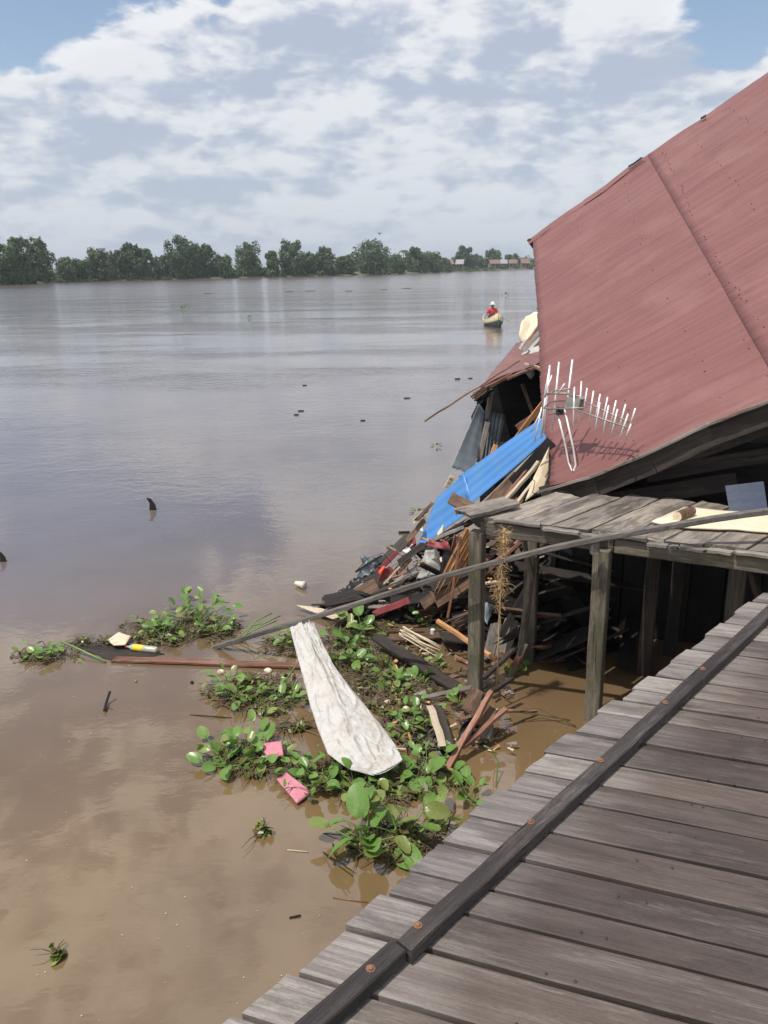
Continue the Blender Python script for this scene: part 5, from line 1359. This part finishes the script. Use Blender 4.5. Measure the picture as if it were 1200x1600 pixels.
# foam cup, floats, twigs
def pebble(name, p, r, mat, label, cat, sq=.6, group=None):
    vs = []; fs = []; n = 8
    for i in range(5):
        a = -math.pi/2+math.pi*(i+.5)/5
        for j in range(n):
            b = j/n*6.2832; k_ = 1+.25*mn.noise(V((i*1.3+p.x*9, j*1.1, p.y)))
            vs.append((math.cos(a)*math.cos(b)*r*k_, math.cos(a)*math.sin(b)*r*k_*.8, math.sin(a)*r*sq*k_))
    for i in range(4):
        for j in range(n): q_ = (j+1) % n; fs.append((i*n+j, i*n+q_, (i+1)*n+q_, (i+1)*n+j))
    fs.append(tuple(reversed(range(n)))); fs.append(tuple(range(4*n, 5*n)))
    o = ob(name, mesh(name, vs, fs, mat, True), None, Matrix.Translation(p) @ Matrix.Rotation(p.x*7, 4, 'Z')); tag(o, label, cat, group); return o
cup = empty('foam_cup', PZ(468, 915, .03)); tag(cup, 'white cup floating between the two water clumps and the heap', 'cup')
c0 = PZ(462, 911, .035); c1 = PZ(474, 914, .04)
tube('cup_body', [c0, c0.lerp(c1, .5), c1], [.022, .030, .034], 'foam_white', cup, 12)
tube('cup_rim', [c1, c1+(c1-c0)*.12], [.040, .040], 'white_paint', cup, 12)
for i, (px, py, r, m_, lab) in enumerate([(345, 1050, .035, 'foam_white', 'tan foam lump at the left of the sack clump'), (419, 1048, .038, 'foam_white', 'tan foam lump close to the sack edge'), (606, 1098, .035, 'foam_white', 'rotten yellowish fruit by the sack'), (442, 1060, .02, 'foam_white', 'small tan crumb beside the sack edge'),
        (300, 1066, .018, 'wood_black', 'dark floating seed left of the sack clump'), (212, 1064, .014, 'lime_weed', 'tiny tuft of weed drifting alone'), (407, 1303, .030, 'rotten_leaf', 'brown weed tuft drifting in the open lower water'), (90, 1496, .022, 'rotten_leaf', 'small brown tuft near the lower left corner')]):
    pebble('floating_lump', PZ(px, py, .008), r, m_, lab, 'lump')
tag(tube('twig', [PZ(163, 1110, .02), PZ(167, 1095, .03), PZ(172, 1080, .08)], .010, 'wood_black', None, 6), 'short black twig poking out of the open water', 'twig')
tag(tube('stick', [PZ(297, 1117, .0), PZ(330, 1119, .012), PZ(362, 1122, .0)], .004, 'wood_black', None, 5), 'thin dark twig floating above the pink boards', 'twig')
tag(tube('stick', [PZ(410, 1110, .01), PZ(432, 1117, .012)], .009, 'wood_fresh', None, 6), 'short orange stick floating by the sack clump', 'stick')
tag(tube('stick', [PZ(505, 1302, .0), PZ(545, 1306, .03), PZ(560, 1310, .05)], .003, 'wood_black', None, 5), 'thin twig left of the foreground clump', 'twig')
tag(tube('stick', [PZ(449, 1328, .004), PZ(482, 1331, .004)], .003, 'wood_pale', None, 5), 'pale straw on the open lower water', 'straw')
tag(tube('stick', [PZ(520, 1402, .004), PZ(575, 1410, .004)], .003, 'wood_rust', None, 5), 'reddish straw near the boardwalk edge', 'straw')
tag(tube('stick', [PZ(452, 1434, .004), PZ(470, 1430, .008)], .005, 'wood_black', None, 5), 'short dark twig near the lower boardwalk', 'twig')
for i, (a, b, c) in enumerate([((505, 1332), (525, 1345), (540, 1352)), ((690, 1312), (680, 1290), (672, 1272)), ((696, 1304), (704, 1280), (712, 1268)), ((520, 1318), (524, 1338), (545, 1348))]):
    tag(tube('stick', [PZ(*a, .01), PZ(*b, .06), PZ(*c, .1)], .004, 'wood_black', None, 5), ['black curved twig at the lower left of the foreground clump', 'black twig rising right of the foreground clump', 'black twig nearest the boardwalk in the foreground clump', 'black twig hooked over the left of the foreground clump'][i], 'twig')
for i, (a, b, c, d_) in enumerate([((770, 1115), (810, 1112), (850, 1118), (890, 1125)), ((800, 1112), (840, 1106), (870, 1120), (900, 1135))]):
    tag(tube('stick', [PZ(*a, .12), PZ(*b, .10), PZ(*c, .05), PZ(*d_, .01)], .004, 'stalk_dead', None, 5), ['thin dry branch trailing right from the forked stick', 'second dry branch reaching the middle post'][i], 'branch')
# fin-like dark pieces in open river
for (px, py, h, lab) in [(238, 797, .14, 'dark curved wood snag standing in the mid river'), (4, 878, .10, 'dark pointed snag at the left edge of the river')]:
    p = PZ(px, py, 0); s_ = h
    vs = [(-.3*s_, 0, -.2*s_), (.35*s_, 0, -.2*s_), (.28*s_, 0, .5*s_), (-.1*s_, 0, 1.1*s_), (-.45*s_, 0, 1.2*s_), (-.2*s_, 0, .7*s_)]
    vs = vs+[(x, .25*s_, z) for x, y, z in vs]
    fs = [(0, 1, 2, 3, 4, 5), tuple(reversed(range(6, 12)))]+[(i, i+6, (i+1) % 6+6, (i+1) % 6) for i in range(6)]
    tag(ob('snag', mesh('snag', vs, fs, 'wood_black'), None, Matrix.Translation(p)), lab, 'snag')
# drifting hyacinth tufts on the far water
for i, (px, py, s_, lab) in enumerate([(682, 697, .11, 'drifting weed tuft between shed and open river'), (789, 462, .5, 'drifting weed tuft beyond the rowing boat'), (838, 486, .3, 'dark weed tuft by the red roof edge'), (654, 800, .12, 'sprig of weed left of the blue sheet'), (285, 484, .4, 'far drifting branch left of mid river'), (389, 497, .25, 'single far sprig in mid river')]):
    root = empty('drifting_weed', PZ(px, py, 0)); tag(root, lab, 'weed')
    for k in range(7):
        a = k*2.4; m_ = Matrix.Translation(PZ(px, py, 0)+V((math.cos(a), math.sin(a), 0))*s_*.5+V((0, 0, s_*.15*(k % 3)))) @ Matrix.Rotation(a, 4, 'Z') @ Matrix.Rotation(-.4*(k % 3), 4, 'Y') @ Matrix.Diagonal((s_*.6, s_*.5, s_*.6, 1))
        ob('leaf', BL[k % 6], root, m_)
dr = random.Random(3)
for i, (px, py, L, lab) in enumerate([(476, 602, .11, 'upper dark floating bark piece in mid river'), (470, 642, .13, 'middle dark floating bark piece of the three'), (463, 648, .10, 'lowest dark floating bark piece of the three'), (636, 622, .14, 'bark piece floating alone near the thin pole'), (567, 657, .1, 'bark piece floating left of the thin pole end'), (735, 591, .12, 'bark piece above the thin pole'), (715, 592, .15, 'bark piece left of the one above the thin pole'), (632, 832, .13, 'bark piece close to the blue sheet tip'), (613, 854, .12, 'curved bark piece near the heap'), (545, 455, .9, 'rightmost long weed raft on the far water'), (485, 455, 1.3, 'long weed raft on the far water right of centre'), (452, 456, .9, 'weed raft on the far water at centre'), (325, 459, .9, 'leftmost weed raft on the far water'), (635, 451, 1.2, 'far thin weed raft near the village side'), (600, 453, .8, 'tiny far weed raft beside the thin one')]):
    p = PZ(px, py, .01); B('driftwood', p-V((L/2, 0, 0)), p+V((L/2, .02*L, 0)), L*.22, .03 if py > 500 else .12, 'wood_black' if py > 500 else 'rotten_leaf', lab, 'driftwood', jag0=L*.1, jag1=L*.1, segs=4)
# specks of foam
gs = []
for k in range(110):
    p = PZ(dr.uniform(-50, 560), dr.uniform(900, 1600)**1.0, .004); r_ = dr.choice([.0015, .002, .0025, .004]); n = 5
    gs.append(([V((p.x+math.cos(j*1.2566)*r_*dr.uniform(.6, 1.3), p.y+math.sin(j*1.2566)*r_, .004)) for j in range(n)]+[V((p.x, p.y, .008))], [(j, (j+1) % n, n) for j in range(n)]))
v, f_ = join(gs); tag(ob('foam_specks', mesh('foam_specks', v, f_, 'foam_white')), 'scattered pale foam specks and seeds on the brown water', 'specks', kind='stuff')

# ================================================================== BOAT AND ROWER
bp_ = PZ(770, 508, 0); boat = empty('rowing_boat', bp_); tag(boat, 'small wooden canoe heading toward the camera in mid river', 'boat')
hd = V((.02, -1, 0)).normalized(); BM = Matrix((hd, V((-hd.y, hd.x, 0)), V((0, 0, 1)))).transposed().to_4x4(); BM.translation = bp_
n = 14; vs = []; prof = []
LB = 3.6
for i in range(n+1):
    u = i/n; x = -LB*.5+LB*u; hw = .46*math.sin(math.pi*(.10+.82*u))**.75 if u < .5 else .46*(max(0, 1-((u-.5)/.5)**2.4))**.9+.012
    sheer = .26+.44*abs(2*u-1)**2.2*(1 if u > .5 else .4); keel = -.10+.22*abs(2*u-1)**4
    for a, z in [(-1, sheer), (-.92, sheer*.55), (-.6, keel*.3), (0, keel), (.6, keel*.3), (.92, sheer*.55), (1, sheer)]:
        vs.append((x, a*hw, z))
fs = [(i*7+j, i*7+j+1, (i+1)*7+j+1, (i+1)*7+j) for i in range(n) for j in range(6)]
me = mesh('hull', vs, fs, ['boat_green', 'boat_cream'], True); me.polygons.foreach_set('material_index', [1 if q % 6 in (0, 5) else 0 for q in range(len(me.polygons))]); hu = ob('hull', me, boat, BM); md = hu.modifiers.new('thickness', 'SOLIDIFY'); md.thickness = .03; md.offset = 1
for sgn in (0, 6):
    pts = [BM @ (V(vs[i*7+sgn])+V((0, 0, .02))) for i in range(n+1)]
    tube('gunwale', pts, .035, 'boat_cream', boat, 6)
vs2 = []
for i in range(9, n+1): vs2 += [V(vs[i*7])+V((0, .01, .02)), V(vs[i*7+6])+V((0, -.01, .02))]
v3 = vs2+[p-V((0, 0, .04)) for p in vs2]; q_ = len(vs2)
fs = [(2*i, 2*i+1, 2*i+3, 2*i+2) for i in range(q_//2-1)]+[(q_+2*i+2, q_+2*i+3, q_+2*i+1, q_+2*i) for i in range(q_//2-1)]
ob('foredeck', mesh('foredeck', v3, fs, 'boat_cream'), boat, BM)
board('thwart', BM @ V((-.35, -.40, .2)), BM @ V((-.35, .40, .2)), .2, .03, 'wood_pale', boat)
# rower
pm = BM @ Matrix.Translation((-.30, 0, .30))
def skin_body(name, verts, edges, radii, mat, parent, Mw, root=0, sub=2):
    me = bpy.data.meshes.new(name); me.from_pydata(verts, edges, []); me.materials.append(M(mat))
    o = ob(name, me, parent, Mw); md = o.modifiers.new('skin', 'SKIN'); 
    if not me.skin_vertices: me.skin_vertices.new() if hasattr(me.skin_vertices, 'new') else None
    for i, r_ in enumerate(radii):
        sv = me.skin_vertices[0].data[i]; sv.radius = (r_ if hasattr(r_, '__len__') else (r_, r_)); sv.use_root = (i == root)
    md.use_smooth_shade = True; s2 = o.modifiers.new('sub', 'SUBSURF'); s2.levels = sub; s2.render_levels = sub
    return o
per = empty('person', pm.translation); tag(per, 'rower in red shirt and white hat sitting in the canoe', 'person')
vv = [(0, 0, .08), (.02, 0, .28), (.04, 0, .46), (.05, 0, .56), (.07, 0, .64), (.08, 0, .74),
      (.06, .19, .49), (.10, .29, .28), (.30, .22, .17), (.36, .19, .16),
      (.06, -.19, .49), (.10, -.29, .28), (.30, -.22, .17), (.36, -.19, .16),
      (.08, .10, .08), (.48, .16, .24), (.72, .12, -.10), (.08, -.10, .08), (.48, -.16, .24), (.72, -.12, -.10), (.84, .12, -.12), (.84, -.12, -.12)]
ee = [(0, 1), (1, 2), (2, 3), (3, 4), (4, 5), (2, 6), (6, 7), (7, 8), (8, 9), (2, 10), (10, 11), (11, 12), (12, 13), (0, 14), (14, 15), (15, 16), (0, 17), (17, 18), (18, 19), (16, 20), (19, 21)]
rad = [(.13, .15), (.12, .15), (.12, .16), .055, .075, .10, .065, .05, .038, .035, .065, .05, .038, .035, .09, .07, .045, .09, .07, .045, .04, .04]
skin_body('body', vv, ee, rad, 'skin', per, pm)
skin_body('shirt', [vv[i] for i in (0, 1, 2, 3, 6, 7, 10, 11)], [(0, 1), (1, 2), (2, 3), (2, 4), (4, 5), (2, 6), (6, 7)], [(.155, .175), (.145, .175), (.14, .185), .06, .085, .07, .085, .07], 'red_shirt', per, pm)
skin_body('trousers', [vv[i] for i in (0, 14, 15, 16, 17, 18, 19)], [(0, 1), (1, 2), (2, 3), (0, 4), (4, 5), (5, 6)], [(.14, .16), .105, .085, .06, .105, .085, .06], 'dark_cloth', per, pm)
vs = []; fs = []
for i, (r_, z) in enumerate([(.17, .76), (.165, .77), (.115, .785), (.11, .83), (.09, .88), (.04, .905), (.005, .91)]):
    vs += [(.08+math.cos(j/12*6.2832)*r_, math.sin(j/12*6.2832)*r_, z) for j in range(12)]
    if i: o = (i-1)*12; fs += [(o+j, o+(j+1) % 12, o+12+(j+1) % 12, o+12+j) for j in range(12)]
fs.append(tuple(reversed(range(12))))
ob('hat', mesh('hat', vs, fs, 'white_paint', True), per, pm)
# paddle held in both hands
pa = empty('paddle', pm.translation); tag(pa, 'short wooden paddle held across the rower', 'paddle')
a_ = pm @ V((.36, .50, .02)); b_ = pm @ V((.36, -.36, .30)); tube('shaft', [a_, b_], .016, 'wood_brown', pa, 6)
board('blade', a_, a_+(a_-b_).normalized()*.38, .12, .02, 'wood_brown', pa)

# ================================================================== HAZE
mt = bpy.data.materials.new('haze'); mt.use_nodes = True; t = NT(mt.node_tree)
pv_ = t.node('ShaderNodeVolumePrincipled', {'Color': (.80, .87, .96), 'Density': .00035, 'Anisotropy': .2})
t.node('ShaderNodeOutputMaterial', {'Volume': pv_.outputs[0]})
x0, x1, y0, y1, z0, z1 = -9200, 9200, -70, 9200, -4, 24
me = bpy.data.meshes.new('haze'); me.from_pydata([(x0, y0, z0), (x1, y0, z0), (x1, y1, z0), (x0, y1, z0), (x0, y0, z1), (x1, y0, z1), (x1, y1, z1), (x0, y1, z1)], [], [(3, 2, 1, 0), (4, 5, 6, 7), (0, 1, 5, 4), (1, 2, 6, 5), (2, 3, 7, 6), (3, 0, 4, 7)])
me.materials.append(mt); hz = bpy.data.objects.new('haze', me); COL.objects.link(hz); hz['kind'] = 'stuff'; hz['label'] = 'faint pale haze over the river'; hz['category'] = 'haze'
